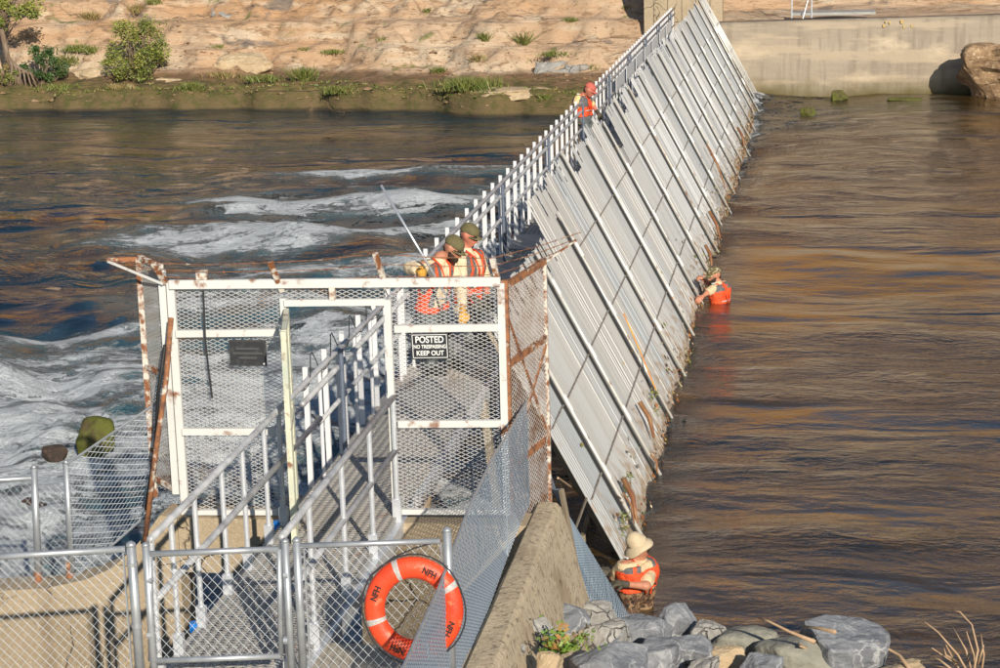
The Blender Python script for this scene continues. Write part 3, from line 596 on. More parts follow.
# rocky lumps on the far bank
k = 0
for (px, py, wp, hp, mm, lb) in [(237, 62, 70, 18, 'rocktan', 'pale ledge of rock at the foot of the far bank right of the round bush'), (170, 82, 44, 9, 'rocktan', 'flat white stone just above the mossy ledge'),
      (100, 74, 60, 14, 'rocktan', 'pale slab between the two left bushes on the far bank'), (560, 70, 60, 18, 'rockgrey', 'grey rounded rock outcrop left of the far worker'),
      (500, 92, 90, 9, 'rocktan', 'long pale cobbled ledge above the moss left of the weir'), (228, 14, 46, 20, 'rockgrey', 'dark grey stain-coloured boulder high on the far bank')]:
    p = on_bank(px, py)
    if p is None: continue
    s = np.linalg.norm(p-CAMP)/FPX
    o = rock_mesh('rock', 60+k, (wp*s, wp*s*.6, hp*s*1.5), M[mm], .12); k += 1
    o.location = (p[0], p[1]+wp*s*.15, p[2]-hp*s*.35); tag(o, lb, 'rock')

# near bank soil under the rocks
def nearz(X, Y):
    b = np.interp(Y, [-200, 8, 12, 15.2, 17.2, 18.2, 19], [2.2, 1.9, 1.55, .45, -.15, -.7, -1.5])
    b = b+.22*np.exp(-((X+1.9)/.9)**2)*np.clip((16.3-Y)/1.6, 0, 1)*np.clip((Y-11)/2, 0, 1)
    return b+.08*vnoise(X, Y, (1.2, 1.2), 2)
M['soil'] = mat('bank_soil', (.16, .13, .10), .95, noises=[(3, .45, .7, (.25, .22, .17), 6, U)], bump=(8, .04, 6, U))
sheet('near_bank', np.concatenate([np.arange(-1.95, 8, .25), [10, 15, 30, 80, 300]]), np.concatenate([[-200, -60, -10, 5, 10], np.arange(12, 19.1, .25)]), nearz, M['soil'])

rubble()
# ------------------------------------------------------------------ foliage
def leaves(name, centres, n, size, m, parent, seed, squash=(1, 1, 1), droop=.3):
    """small four sided leaves scattered in clumps; tone attribute varies per clump"""
    r = np.random.RandomState(seed); C0 = np.array([c[:3] for c in centres]); R0 = np.array([c[3] for c in centres])
    k = r.randint(0, len(C0), n); d = r.normal(size=(n, 3)); d /= np.linalg.norm(d, axis=1)[:, None]
    P = C0[k]+d*(R0[k]*r.uniform(.35, 1.05, n))[:, None]*np.array(squash)
    a = r.normal(size=(n, 3)); a[:, 2] *= .6; a /= np.linalg.norm(a, axis=1)[:, None]
    b = np.cross(a, r.normal(size=(n, 3))); b /= np.linalg.norm(b, axis=1)[:, None]
    s = size*r.uniform(.6, 1.3, n)[:, None]
    vs = np.stack([P-a*s, P+b*s*.42, P+a*s, P-b*s*.42], 1).reshape(-1, 3)
    off = V(0, 0, 0)
    p = parent
    while p is not None: off = off+np.array(p.location); p = p.parent
    me = bpy.data.meshes.new(name); me.from_pydata((vs-off).tolist(), [], [(4*i, 4*i+1, 4*i+2, 4*i+3) for i in range(n)]); me.materials.append(m)
    tone = np.clip(r.uniform(0, .6, len(C0))[k]+r.uniform(-.15, .4, n), 0, 1)
    put_attr(me, 'tone', np.repeat(tone, 4))
    o = bpy.data.objects.new(name, me); COL.objects.link(o); o.parent = parent; return o
def branches(b, base, tips, r, rr, seed):
    q = random.Random(seed)
    for t in tips:
        base_ = np.array(base, float)+V(q.uniform(-.05, .05), q.uniform(-.05, .05), 0); t = np.array(t[:3], float)
        mid = base_*.45+t*.55+V(q.uniform(-1, 1), q.uniform(-1, 1), q.uniform(-.3, .8))*rr
        b.tube([base_, mid, t], [r, r*.6, r*.2], 5, False)
def bush(name, px, py, wpx, hpx, m, label, cat, n, lsize, seed, clumps=26):
    p = on_bank(px, py); s = np.linalg.norm(p-CAMP)/FPX; W_, H_ = wpx*s, hpx*s
    root = thing(name, p, label, cat); q = random.Random(seed); cs = []
    for i in range(clumps):
        a = q.uniform(0, 6.28); h = q.uniform(.12, .95); rad = math.sqrt(q.random())*W_*.50*(1.15-abs(h-.45)*1.0)
        cs.append((p[0]+math.cos(a)*rad, p[1]+math.sin(a)*rad*.7, p[2]+h*H_, W_*q.uniform(.09, .17)))
    part('stem', lambda b: branches(b, p-V(0, 0, .1), cs, .022, .15, seed), M['bark'], root)
    leaves('foliage', cs, n, lsize, m, root, seed); return root
bush('shrub', 140, 81, 66, 58, M['leaf'], 'large round yellow green shrub on the far bank slope', 'shrub', 6200, .052, 3, 60)
bush('shrub', 43, 84, 40, 36, M['leafdark'], 'smaller dark green shrub at the foot of the far bank beside the leaning tree', 'shrub', 3600, .05, 4, 26)
bush('shrub', 8, 86, 26, 20, M['grass'], 'low bright green shrub at the left picture edge above the mossy ledge', 'shrub', 1800, .045, 5, 14)
def tree():
    p = on_bank(14, 84); root = thing('tree', p, 'leaning grey-trunked tree with exposed roots at the top left edge', 'tree')
    s = .033
    trunk = [p+V(.3, 0, -.2), p+V(-.15, 0, .9), p+V(-.35, .1, 2.0), p+V(.0, .3, 3.4), p+V(.3, .4, 5)]
    t = part('trunk', lambda b: b.tube(trunk, [.13, .10, .09, .07, .04], 8), M['bark'], root, True)
    for k in range(6):
        part('root', lambda b: b.tube([p+V(-.25, 0, 1.3-k*.12), p+V(.05+.13*k, -.15, .6-.05*k), p+V(.35+.2*k-.4, -.3, -.15)], [.05, .04, .025], 6), M['bark'], root, True)
    cs = []
    q = random.Random(8)
    for i in range(34): cs.append((p[0]+q.uniform(-2.2, 1.0)+(.8 if i > 24 else 0), p[1]+q.uniform(-.6, 1.2), p[2]+q.uniform(1.7, 6), q.uniform(.2, .42)))
    part('limb', lambda b: branches(b, trunk[2], cs, .03, .2, 5), M['bark'], root)
    leaves('crown', cs, 9000, .06, M['leaf'], root, 15)
tree()
TG = 'grass tufts growing in cracks of the far bank'
def tuft(px, py, wpx, hpx, lb, dry=False, seed=0):
    p = on_bank(px, py)
    if p is None: return
    s = np.linalg.norm(p-CAMP)/FPX; q = np.random.RandomState(seed); n = int(50+wpx*9); W_, H_ = wpx*s, hpx*s*.6
    x = q.normal(0, W_*.24, n); y = q.normal(0, W_*.14, n); h = H_*q.uniform(.4, 1.1, n); lean = q.normal(0, .7, (n, 2))*h[:, None]
    B0 = np.stack([p[0]+x, p[1]+y, np.full(n, p[2]-.05)], 1); T0 = B0+np.stack([lean[:, 0], lean[:, 1], h+.05], 1); wv = np.stack([q.uniform(.006, .016, n), q.normal(0, .01, n), np.zeros(n)], 1)
    mid = (B0+T0)/2
    vs = np.stack([B0-wv*.6, B0+wv*.6, mid+wv, T0, mid-wv], 1).reshape(-1, 3)
    me = bpy.data.meshes.new('grass_tuft'); me.from_pydata((vs-p).tolist(), [], [tuple(5*i+j for j in range(5)) for i in range(n)]); me.materials.append(M['grass'])
    put_attr(me, 'tone', np.repeat(np.clip(q.uniform(0, .6, n)+(.45 if dry else 0), 0, 1), 5))
    o = bpy.data.objects.new('grass_tuft', me); COL.objects.link(o); o.location = tuple(p); tag(o, lb, 'grass tuft', TG)
for i, (px, py, wp, hp, lb, dry) in enumerate([
    (90, 20, 18, 16, 'reddish dry tuft high on the slope above the dark shrub', 1), (66, 64, 26, 18, 'olive tuft between the two left shrubs', 0), (78, 50, 30, 10, 'yellow green tuft left of the round shrub, halfway up the slope', 0),
    (92, 52, 14, 10, 'small green tuft touching the left side of the round shrub', 0), (138, 12, 40, 16, 'wide reddish brush above the round shrub', 1), (155, 3, 14, 8, 'pale green tuft at the top edge above the round shrub', 0),
    (218, 48, 10, 6, 'tiny bright green tuft on the bare slope right of the round shrub', 0), (222, 78, 34, 13, 'reddish green tuft just above the ledge right of the pale stone', 1), (262, 80, 34, 10, 'low green tuft left of the tall reedy clump', 0),
    (303, 80, 22, 24, 'tall grey green reedy clump above the ledge', 0), (308, 50, 16, 6, 'tiny tuft high above the reedy clump', 0), (332, 52, 22, 6, 'small flat tuft on the slope right of the reedy clump', 0),
    (339, 92, 28, 12, 'green tuft hanging over the ledge left of centre', 0), (190, 90, 26, 14, 'green tuft on the ledge right of the round shrub', 0), (228, 28, 10, 5, 'small green sprig under the dark high boulder', 0),
    (427, 12, 8, 8, 'small upright green sprig near the top centre', 0), (485, 40, 12, 14, 'bright green tuft on bare rock in the centre of the far bank', 0), (383, 40, 10, 6, 'tiny green tuft on orange rock left of centre', 0),
    (523, 45, 8, 26, 'thin upright seedling left of the weir railing', 0), (470, 88, 60, 20, 'broad bright green grass patch above the moss in the centre', 0), (455, 90, 30, 10, 'olive grass at the left end of the broad bright patch', 1),
    (555, 55, 24, 8, 'low green tuft on the orange rock below the shrub shadow', 0), (572, 22, 12, 9, 'green sprig high on the rock right of centre', 0), (627, 10, 10, 10, 'yellow green tuft near the top right of the far bank', 0),
    (478, 60, 14, 10, 'olive tuft under the bright tuft in the centre', 1), (588, 68, 14, 8, 'small green tuft beside the weir railing on the far bank', 0), (440, 72, 14, 10, 'olive sprig above the broad bright patch', 0),
    (120, 88, 30, 8, 'low olive grass on the ledge below the round shrub', 1), (60, 88, 40, 7, 'low olive grass on the ledge below the dark shrub', 0), (545, 98, 12, 8, 'green sprig on the pale cobbled ledge', 0)]):
    tuft(px, py, wp, hp, lb, dry, 100+i)
# moss hanging on the ledge
def moss():
    r = np.random.RandomState(3); cs = []
    for x in np.arange(-26, -3, .12):
        y = float(shore(x))+r.uniform(.25, .9); cs.append((x+r.uniform(-.1, .1), y, bank_at(x, y)+.02, .08))
    o = leaves('ledge_grass', cs, 3200, .045, M['grass'], None, 44, (1.6, 1, .5)); stuff(o); tag(o, 'short olive grass and moss fringing the top of the far river ledge', 'grass')
moss()
def stones():
    r = random.Random(77); b = MB()
    for i in range(800):
        x = r.uniform(-27, -3.2); d = r.choice([r.uniform(.1, .5), r.uniform(1.9, 3.0), r.uniform(1.9, 3.2), r.uniform(2, 9), r.uniform(2, 9)]); y = float(shore(x))+d; z = bank_at(x, y); sz = r.uniform(.02, .06)*(2.2 if r.random() < .08 else 1)
        vs = [V(r.gauss(0, 1), r.gauss(0, 1), r.gauss(0, 1)) for _ in range(6)]
        t = [V(1, 0, 0), V(-1, 0, 0), V(0, 1, 0), V(0, -1, 0), V(0, 0, .7), V(0, 0, -.7)]; a = r.uniform(0, 3); ca, sa = math.cos(a), math.sin(a)
        P = [V(x, y, z)+(V(q_[0]*ca-q_[1]*sa, q_[0]*sa+q_[1]*ca, q_[2])+w_*.18)*sz*V(1.5, 1, .8) for q_, w_ in zip(t, vs)]
        b.add(P, [(0, 2, 4), (2, 1, 4), (1, 3, 4), (3, 0, 4), (2, 0, 5), (1, 2, 5), (3, 1, 5), (0, 3, 5)])
    o = b.build('bank_stones', M['rockbrown']); stuff(o); tag(o, 'loose tan stones scattered on the far bank and its ledge', 'stones')
stones()
# branches at the bottom right
def twigs(name, pxs, z, label, m, rpx, cat='branch'):
    root = None; b = MB(); first = None
    for poly in pxs:
        pts = []
        for i, (x, y) in enumerate(poly):
            p = AY(x, y, 16.7+.25*math.sin(i*1.3+x)); pts.append(p)
        if first is None: first = pts[0]
        b.tube(pts, [rpx*.0060*(1-.65*i/(len(pts)-1)) for i in range(len(pts))], 6, True)
    o = b.build(name, m, None, off=first, smooth=True); o.location = tuple(first); return tag(o, label, cat)
twigs('driftwood_branch', [[(815, 642), (790, 632), (770, 622), (757, 617)], [(835, 632), (818, 628), (803, 626)], [(812, 650), (800, 646), (797, 641)]], .5, 'pale forked dry branch sticking out left of the big veined boulder', M['drift'], 3.2)
twigs('driftwood_branch', [[(915, 676), (900, 656), (885, 647), (878, 643)]], .5, 'short thick dry branch curving right of the big veined boulder', M['drift'], 3.4)
twigs('dry_bush', [[(972, 680), (978, 650), (972, 625), (960, 612), (951, 610)], [(972, 680), (958, 655), (938, 632), (925, 622)], [(974, 680), (966, 650), (953, 627)], [(976, 680), (974, 655), (966, 630)], [(970, 680), (950, 660), (932, 648)], [(968, 682), (945, 668), (930, 664)], [(980, 682), (984, 655), (981, 634)], [(965, 680), (955, 662), (946, 645)], [(958, 662), (946, 655), (944, 648)], [(978, 664), (984, 645)], [(960, 676), (940, 660), (928, 656)]], .5, 'bare bundle of curved dry twigs at the bottom right corner', M['drift'], 1.9, 'dry bush')
# fern plant between the rocks
def fern():
    base = AZ(560, 652, 1.52); root = thing('fern_plant', base, 'bright green fern-like plant with some brown leaves among the near rocks', 'plant')
    q = random.Random(4)
    for k in range(16):
        a = q.uniform(0, 6.28); ln = q.uniform(.22, .40); b = MB(); tones = []
        pts = [base+V(math.cos(a)*ln*t, math.sin(a)*ln*t*.8, .32*t-.30*t*t*(1 if q.random() < .6 else .4)) for t in np.linspace(0, 1, 9)]
        col = 0 if k % 4 else 1
        for i in range(1, 9):
            d = pts[i]-pts[i-1]; d /= np.linalg.norm(d); sd2 = np.cross(d, (0, 0, 1)); sd2 /= np.linalg.norm(sd2); sz = .085*(1.15-i/9)
            for sg in (-1, 1):
                p0 = pts[i-1]; tip = p0+sg*sd2*sz+d*sz*.55+V(0, 0, -.01); m1 = p0+(tip-p0)*.5+d*.02; m2 = p0+(tip-p0)*.5-d*.016
                b.add([p0, m2, tip, m1], [(0, 1, 2, 3)]); tones += [q.uniform(.2, .65) if not col else q.uniform(.85, 1)]*4
        o = b.build('frond', M['fern'], root); put_attr(o.data, 'tone', tones)
fern()

# ------------------------------------------------------------------ concrete works at the near end
WALLY = 15.95
def cross_wall():
    root = thing('cross_wall', (-4.5, WALLY, 0), 'tan concrete cross wall under the cage fence with an opening below the walkway', 'wall')
    tops = [(0, 578), (60, 575), (100, 566), (125, 555), (145, 537), (160, 520), (172, 503)]
    pts = [(-16, 1.2)]+[(float(p[0]), float(p[2])) for p in (AY(x, y, WALLY+.35) for x, y in tops)]+[(-5.50, 1.72)]
    def f(b):
        zb = -1.3
        P = pts
        for i in range(len(P)-1):
            (x0, z0), (x1, z1) = P[i], P[i+1]
            b.add([(x0, WALLY, zb), (x1, WALLY, zb), (x1, WALLY, z1), (x0, WALLY, z0), (x0, WALLY+.35, zb), (x1, WALLY+.35, zb), (x1, WALLY+.35, z1), (x0, WALLY+.35, z0)],
                  [(0, 1, 2, 3), (3, 2, 6, 7), (5, 4, 7, 6)]+([(1, 5, 6, 2)] if i == len(P)-2 else []))
    part('side_wall', f, M['concrete'], root)
    part('beam', lambda b: b.box((-4.695, WALLY+.175, 1.47), (1.6, .35, .5)), M['concrete'], root)
    part('side_wall', lambda b: b.box((-3.155, WALLY+.175, .2), (1.47, .345, 3.04)), M['concrete'], root)
cross_wall()
ws = thing('wing_wall', (-2.3, 14, 0), 'eroded tan concrete wing wall sloping to the rocks at the near end of the weir', 'wall')
def wing(b):
    ys = np.concatenate([np.arange(3, 12, .5), np.arange(12, 16.01, .12), [16.1, 16.3, 16.5]])
    n = None; vs = []; fs = []
    for y in ys:
        e = lambda k: .012*noise.noise((y*1.2, k*3.3, 1.7))+.006*noise.noise((y*7, k*5.1, 3))
        wx = -2.42; tw = .22+max(0, (15.8-y))*.008
        row = [(wx, y, -1), (wx+e(1), y, .8), (wx+e(2)*.6, y, 1.72+e(9)), (wx+.03+e(3), y, 1.755+e(3)), (wx+.10, y, 1.758+e(4)), (wx+tw-.04+e(5), y, 1.75+e(5)), (wx+tw+e(6), y, 1.71+e(6)),
               (wx+tw+.08+e(7), y, 1.45), (wx+tw+.17+e(8), y, 1.1), (wx+tw+.28+e(9), y, .7), (wx+tw+.5, y, 0), (wx+tw+.9, y, -1)]
        n = len(row); vs += row
    for i in range(len(ys)-1):
        for k in range(n-1): fs.append((i*n+k, i*n+k+1, (i+1)*n+k+1, (i+1)*n+k))
    fs.append(tuple((len(ys)-1)*n+k for k in range(n)))
    b.add(vs, fs)
wm = mat('eroded_concrete', (.50, .41, .285), .9, 0, noises=[(1.6, .45, .7, (.36, .28, .19), 6, U), (16, .54, .62, (.25, .20, .14), 5, U), (30, .57, .63, (.56, .48, .36), 3, U), (2.0, .56, .68, (.34, .26, .17), 7, (1, 1, .9)), (5, .63, .68, (.18, .13, .08), 6, U)], bump=(30, .012, 6, U))
part('wall_body', wing, wm, ws)
structure(MB().box((-6.6, 4.0, .60), (8.2, 16.1, 2.26)).build('approach_slab', M['slab']))
ya = structure(MB().add([(-4.28, 12.40, 1.735), (-3.5, 12.40, 1.735), (-3.5, 12.535, 1.735), (-4.28, 12.535, 1.735)], [(0, 1, 2, 3)]).build('kerb_stripe', M['yellow']))
part('ledge', lambda b: (b.box((-2.98, 12.63, 1.09), (1.10, 1.16, 1.276)), b.box((-3.92, 12.30, 1.09), (.76, .50, 1.276))), M['slab'], ws)

# ------------------------------------------------------------------ walkway
DZ = 1.75
walk = thing('walkway_deck', (-4.0, 38, DZ), 'long narrow metal walkway on top of the weir with grating and plate sections', 'walkway')
def gratm(b):
    # one metre of grating: bearing bars and zigzag infill as real metal
    for x in np.linspace(-.47, .47, 14): b.box((x, 0, 0), (.012, .99, .03))
    A, B = [], []
    xs = np.linspace(-.47, .47, 27)
    for j, y in enumerate(np.arange(-.49, .49, .045)):
        for i in range(26):
            A.append((xs[i], y+(.022 if i % 2 else 0), .012)); B.append((xs[i+1], y+(0 if i % 2 else .022), .012))
    b.segs(A, B, (.011, .004), 4, flat=(0, 0, 1))
y = 12.55; gsrc = None; psrc = None; kk = 0
def plm(b):
    b.box((0, 0, .008), (.96, 1.16, .012)); b.box((-.47, 0, -.03), (.02, 1.16, .07)); b.box((.47, 0, -.03), (.02, 1.16, .07))
while y < 18.6:
    if gsrc is None:
        b = MB(); gratm(b); gsrc = b.build('grating', M['grating'], walk, off=V(0, 0, 0)); gsrc.location = (-.02, y+.5-38, .01)
    else: inst(gsrc, 'grating', walk, (-.02, y+.5-38, .01))
    y += 1.0
while y < 62.5:
    if psrc is None:
        b = MB(); plm(b); psrc = b.build('deck_plate', M['deckplate'], walk, off=V(0, 0, 0)); psrc.location = (-.05, y+.58-38, 0)
    else: inst(psrc, 'deck_plate', walk, (-.05, y+.58-38, 0))
    y += 1.18
    inst(gsrc, 'grating', walk, (-.05, y+.5-38, -.02)); y += 1.0
for x in (-4.50, -3.52):
    part('stringer', lambda b: (b.box((x, 14.5, DZ-.085), (.07, 3.9, .13)), b.box((x, 40.2, DZ-.10), (.07, 47.0, .13))), M['alpost'], walk)
for yy in (13.2, 14.4, 15.6, 18.2, 20.6):
    part('cross_beam', lambda b: b.box((-4.01, yy, DZ-.06), (.9, .06, .06)), M['alpost'], walk)

# handrails
def railing(name, x, label, ytop, posts_fn, rails, parentless=True):
    root = thing(name, (x, 20, DZ), label, 'handrail'); return root
lr = thing('handrail', (-4.5, 20, DZ), 'left white handrail of the walkway running the whole length of the weir', 'handrail')
rr_ = thing('handrail', (-3.54, 14.5, DZ), 'short right handrail of the near walkway ending at the cage fence', 'handrail')
def railt(root, x, pts, r=.026): part('rail', lambda b: b.tube([(x, yy, zz) for yy, zz in pts], r, 8), M['alrail'], root, True)
railt(lr, -4.42, [(12.24, 2.82), (19.4, 2.82), (30, 2.84), (62, 2.84)])
railt(lr, -4.42, [(12.3, 2.38), (16.9, 2.37)])
railt(lr, -4.42, [(16.3, 2.66), (40, 2.67), (62, 2.67)])
railt(lr, -4.42, [(16.9, 2.34), (40, 2.34), (62, 2.34)], .022)
railt(rr_, -3.54, [(12.35, 2.82), (16.0, 2.82)])
railt(rr_, -3.54, [(12.45, 2.38), (16.0, 2.35)])
def post_mb(h, wd, dp, round_=True, br=True):
    b = MB()
    if round_: b.tube([(0, 0, 0), (0, 0, h)], wd/2, 8)
    else: b.box((0, 0, h/2), (wd, dp, h))
    if br: b.box((.0, 0, .09), (wd+.03, .05, .24))
    return b
srcs = {}
def post(root, x, y, z0, h, wd, m, round_=True, dp=.03, br=True, name='post'):
    k = (round(h, 2), wd, m, round_, br)
    loc = V(x, y, z0)-np.array(root.location)
    if k not in srcs:
        o = post_mb(h, wd, dp, round_, br).build(name, M[m], root, off=V(0, 0, 0), smooth=False); srcs[k] = o; o.location = tuple(loc)
    else: o = inst(srcs[k], name, root, loc)
    return o
for yy in (12.26,): post(lr, -4.42, yy, DZ, 1.07, .042, 'alpost')
for yy in (12.8, 13.34, 14.02, 14.58, 15.21, 15.68): post(lr, -4.46, yy, DZ-.03, 1.09, .042, 'alpost')
for yy in (12.38, 13.09, 14.08, 15.04, 15.97): post(rr_, -3.54, yy, DZ-.03, 1.09, .044, 'alpost')
yy = 16.73; i = 0
while yy < 62:
    post(lr, -4.49, yy, DZ-.25, 1.39, .046, 'whiteclean', False, .035, False, 'picket')
    post(lr, -4.46, yy+.36, DZ-.2, 1.26, .036, 'whiteclean', True, .03, False, 'picket')
    if i % 7 == 1: post(lr, -4.38, yy+.18, DZ-.1, 1.19, .05, 'steelpost', True, .04, False)
    yy += .70 if yy < 45 else .62; i += 1
for yy in (13.34, 15.68):
    part('bracket_cap', lambda b: b.tube([(-4.52, yy, DZ-.02), (-4.52, yy, DZ+.05)], .04, 8), M['bluecap'], lr)
# wire looping over the handrail
wl = MB(); q = random.Random(2); yw = 16.3
while yw < 19.6:
    pts = [(-4.43+.03*math.sin(t*6), yw+t*.75, 2.78+.16*math.sin(t*math.pi)-.10*math.sin(t*2*math.pi)) for t in np.linspace(0, 1, 9)]
    wl.tube(pts, .005, 4, False); yw += .75
wl.build('wire', M['rope'], lr)
# white infill sheets between pickets near the far end
inf0 = None
for k in range(7):
    part('infill_sheet', lambda b: b.box((-4.36, 44.2+k*2.4, 2.50), (.012, 1.9, .30)), M['whiteclean'], lr)

# ------------------------------------------------------------------ the slanting picket face
def face(z): return -3.55+(3.05-z)*.531
FD = V(.531, 0, -1); FD /= np.linalg.norm(FD)      # down the face
FN = V(1, 0, .531); FN /= np.linalg.norm(FN)       # out of the face
def FP(y, z, out=0.0): return V(face(z), y, z)+FN*out
PG = 'picket panels of the weir face'
tones = ['pale', 'grey', 'bluish grey', 'warm grey', 'dull grey', 'bright']
def picket_panel(y0, wd, zt, zb, n, mi, label, style):
    root = thing('picket_panel', FP(y0+wd/2, zb, 0), label, 'panel', PG)
    b = MB(); pitch = wd/n
    backed = MB()
    backed.add([FP(y0, zb, -.006), FP(y0+wd-.006, zb, -.006), FP(y0+wd-.006, zt-.34, -.006), FP(y0, zt-.34, -.006), FP(y0, zb, -.014), FP(y0+wd-.006, zb, -.014), FP(y0+wd-.006, zt-.34, -.014), FP(y0, zt-.34, -.014)],
               [(0, 1, 2, 3), (7, 6, 5, 4), (0, 4, 5, 1), (3, 2, 6, 7), (1, 5, 6, 2), (0, 3, 7, 4)])
    backed.build('backing_sheet', PM[mi], root)
    for i in range(n):
        a = y0+i*pitch; h = rnd.uniform(.001, .0035) if rnd.random() > .14 else .010
        wv = pitch*rnd.choice([.80, .86, .90, .93]); t = zt-rnd.uniform(0, .05) if rnd.random() < .80 else zt-rnd.uniform(.15, .42); bt = zb+rnd.uniform(-.04, .03)
        r_ = []
        for z in (bt, t):
            r_ += [FP(a, z, -.004), FP(a+wv*.2, z, h), FP(a+wv*.8, z, h), FP(a+wv, z, -.004)]
        b.add(r_, [(0, 4, 5, 1), (1, 5, 6, 2), (2, 6, 7, 3), (4, 7, 6, 5), (0, 1, 2, 3)])
    o = b.build('picket_row', PM[mi], root); stuff(o)
    return root
RODY = [20.7+2.36*k for k in range(17)]
edges = [19.66]+[r for r in RODY]+[60.2]
ordn = 0
near_lb = {}
for bi in range(len(edges)-1):
    a, c = edges[bi], edges[bi+1]; npan = 2 if c-a < 1.3 else 4
    wd = (c-a)/npan
    for j in range(npan):
        y0 = a+j*wd; zt = 3.14+rnd.uniform(-.07, .08)
        if bi in (2, 4) and j == 1: zt -= .35
        if bi in (7, 8) and j in (1,): zt -= .30
        if bi == 0: zt = 2.62
        if bi == 1: zt = 2.74
        if bi == 2 and j < 2: zt = 2.72
        if bi == 6 and j in (0, 1): zt = 2.55
        mi = rnd.choice([0, 0, 1, 2, 3, 5, 0, 3]) if bi < 9 else rnd.choice([0, 1, 2, 5, 5, 2])
        if bi == 3 and j == 2: mi = 2
        zb = -.22+rnd.uniform(-.03, .03)
        place = ('nearest bay at the cage end' if bi == 0 else '%s bay from the cage' % ['second', 'third', 'fourth', 'fifth', 'sixth', 'seventh', 'eighth', 'ninth', 'tenth', 'eleventh', 'twelfth', 'thirteenth', 'fourteenth', 'fifteenth', 'sixteenth', 'seventeenth', 'eighteenth'][bi-1])
        pos = ['near half', 'far half'][j] if npan == 2 else ['nearest quarter', 'second quarter', 'third quarter', 'farthest quarter'][j]
        picket_panel(y0+.012, wd-.02, zt, zb, 7 if npan == 4 else 6, mi, '%s picket panel, %s of the %s' % (tones[mi], pos, place), 0)
# rods that clamp the panels, with couplings where battens cross
rodg = 'clamp rods between the weir bays'
nth = ['first', 'second', 'third', 'fourth', 'fifth', 'sixth', 'seventh', 'eighth', 'ninth', 'tenth', 'eleventh', 'twelfth', 'thirteenth', 'fourteenth', 'fifteenth', 'sixteenth', 'seventeenth', 'eighteenth']
jz = [2.26, 1.48, .72]
rsrc = None
for k, ry in enumerate(RODY+[60.2]):
    rusty = rnd.random() < .15
    root = thing('clamp_rod', FP(ry, 0, 0), '%s pale clamp rod running down the weir face, counted from the cage' % nth[k], 'rod', rodg)
    z0, z1 = -.25, 3.12+rnd.uniform(-.1, .15)
    if k == 0: z1 = 2.0
    if k in (1, 2): z1 = 2.66+.05*k
    big = k in (0, 1, 3, 4)
    part('rod', lambda b: b.tube([FP(ry+.02, z1, .055), FP(ry+.02, z0, .055)], .023 if big else .016, 8), M['rodrust' if rusty else 'rod'], root, True)
    if not big or k == 4: part('rod', lambda b: b.tube([FP(ry+.105, z1-.1, .05), FP(ry+.105, z0+.1, .05)], .013, 6), M['rodrust' if rnd.random() < .3 else 'rod'], root, True)
    part('dark_gap_strip', lambda b: b.beam(FP(ry-.035, z1-.05, .025), FP(ry-.035, z0, .02), .010, .03, FN), M['black'], root)  # black strip added to stand in for the dark gap between neighbouring panels
    for z in jz:
        if z < z1-.1: part('coupling', lambda b: (b.tube([FP(ry+.02, z+.09, .06), FP(ry+.02, z-.08, .06)], .028, 8), b.box(FP(ry+.10, z, .045), (.04, .08, .04))), M['rod'], root)
    if k % 3 == 1: pass
bg_ = 'horizontal battens across the weir face'
for z, ys_, lb in ((2.26, (25.6, 60.2), 'upper thin batten line running along the whole weir face'), (1.48, (19.66, 60.2), 'middle thin batten line running along the whole weir face'), (.72, (19.66, 60.2), 'lower thin batten line running along the weir face above the water')):
    root = thing('batten', FP(ys_[0], z), lb, 'batten')
    e = [ys_[0]]+[r for r in RODY if ys_[0]+.1 < r < ys_[1]-.1]+[ys_[1]]
    for a, c in zip(e[:-1], e[1:]):
        dz = rnd.uniform(-.02, .02)
        part('batten_strip', lambda b: b.beam(FP(a+.05, z+dz, .022), FP(c-.05, z+dz, .022), .012, .016, FN), M['joint'], root)
# open ladder-like frame at the far end of the face
ef = thing('end_frame', FP(61.6, 0), 'open ladder-like white frame at the far end of the weir face', 'frame')
for y_, r_ in ((60.95, .03), (61.45, .02), (61.9, .02), (62.4, .035)): part('rail', lambda b: b.tube([FP(y_, 3.1, .03), FP(y_+.6, -.2, .03)], r_, 6), M['rod'], ef, True)
for z in (2.3, 1.5, .75, .1): part('rung', lambda b: b.beam(FP(61.0+(3-z)*.18, z, .05), FP(62.6+(3-z)*.18, z, .05), .05, .04, FN), M['white'], ef)
# supporting frames under the face
for k, fy in enumerate([20.2]+[21.9+2.36*i for i in range(16)]):
    root = thing('support_frame', (-3.0, fy, 0), ('nearest slanted support frame under the weir, seen in the dark opening' if k == 0 else 'slanted support frame hidden in shade under the weir face'), 'support frame', 'support frames under the weir')
    part('raker', lambda b: b.beam((face(2.5)-.16, fy, 2.5), (face(-.8)-.16, fy, -.8), .09, .14, (0, 1, 0)), M['timber'], root)
    part('strut', lambda b: b.beam((-4.5, fy, DZ-.1), (-4.5, fy, -1.3), .1, .1, (0, 1, 0)), M['timber'], root)
    part('strut', lambda b: b.beam((-3.5, fy+.02, DZ-.1), (-3.2, fy+.02, -1.3), .08, .1, (0, 1, 0)), M['timber'], root)
root = thing('timber_prop', FP(18.6, 0), 'weathered grey timber prop leaning in the dark opening below the nearest panels', 'prop')
p0, p1 = AX(572, 545, -2.2), AX(613, 462, -2.45)
p0 = AZ(636-48, 545, .1); 
part('plank', lambda b: b.beam(AX(583, 540, -2.45), AX(598, 480, -2.60), .10, .05, (1, 0, 0)), M['timber'], root)
part('rope_lashing', lambda b: b.tube([AX(597, 504, -2.55), AX(575, 490, -2.55), AX(558, 478, -2.5)], .012, 5), M['drift'], root)
part('thin_bar', lambda b: b.tube([AX(575, 530, -2.3), AX(586, 500, -2.35), AX(598, 455, -2.4)], .014, 5), M['timber'], root)
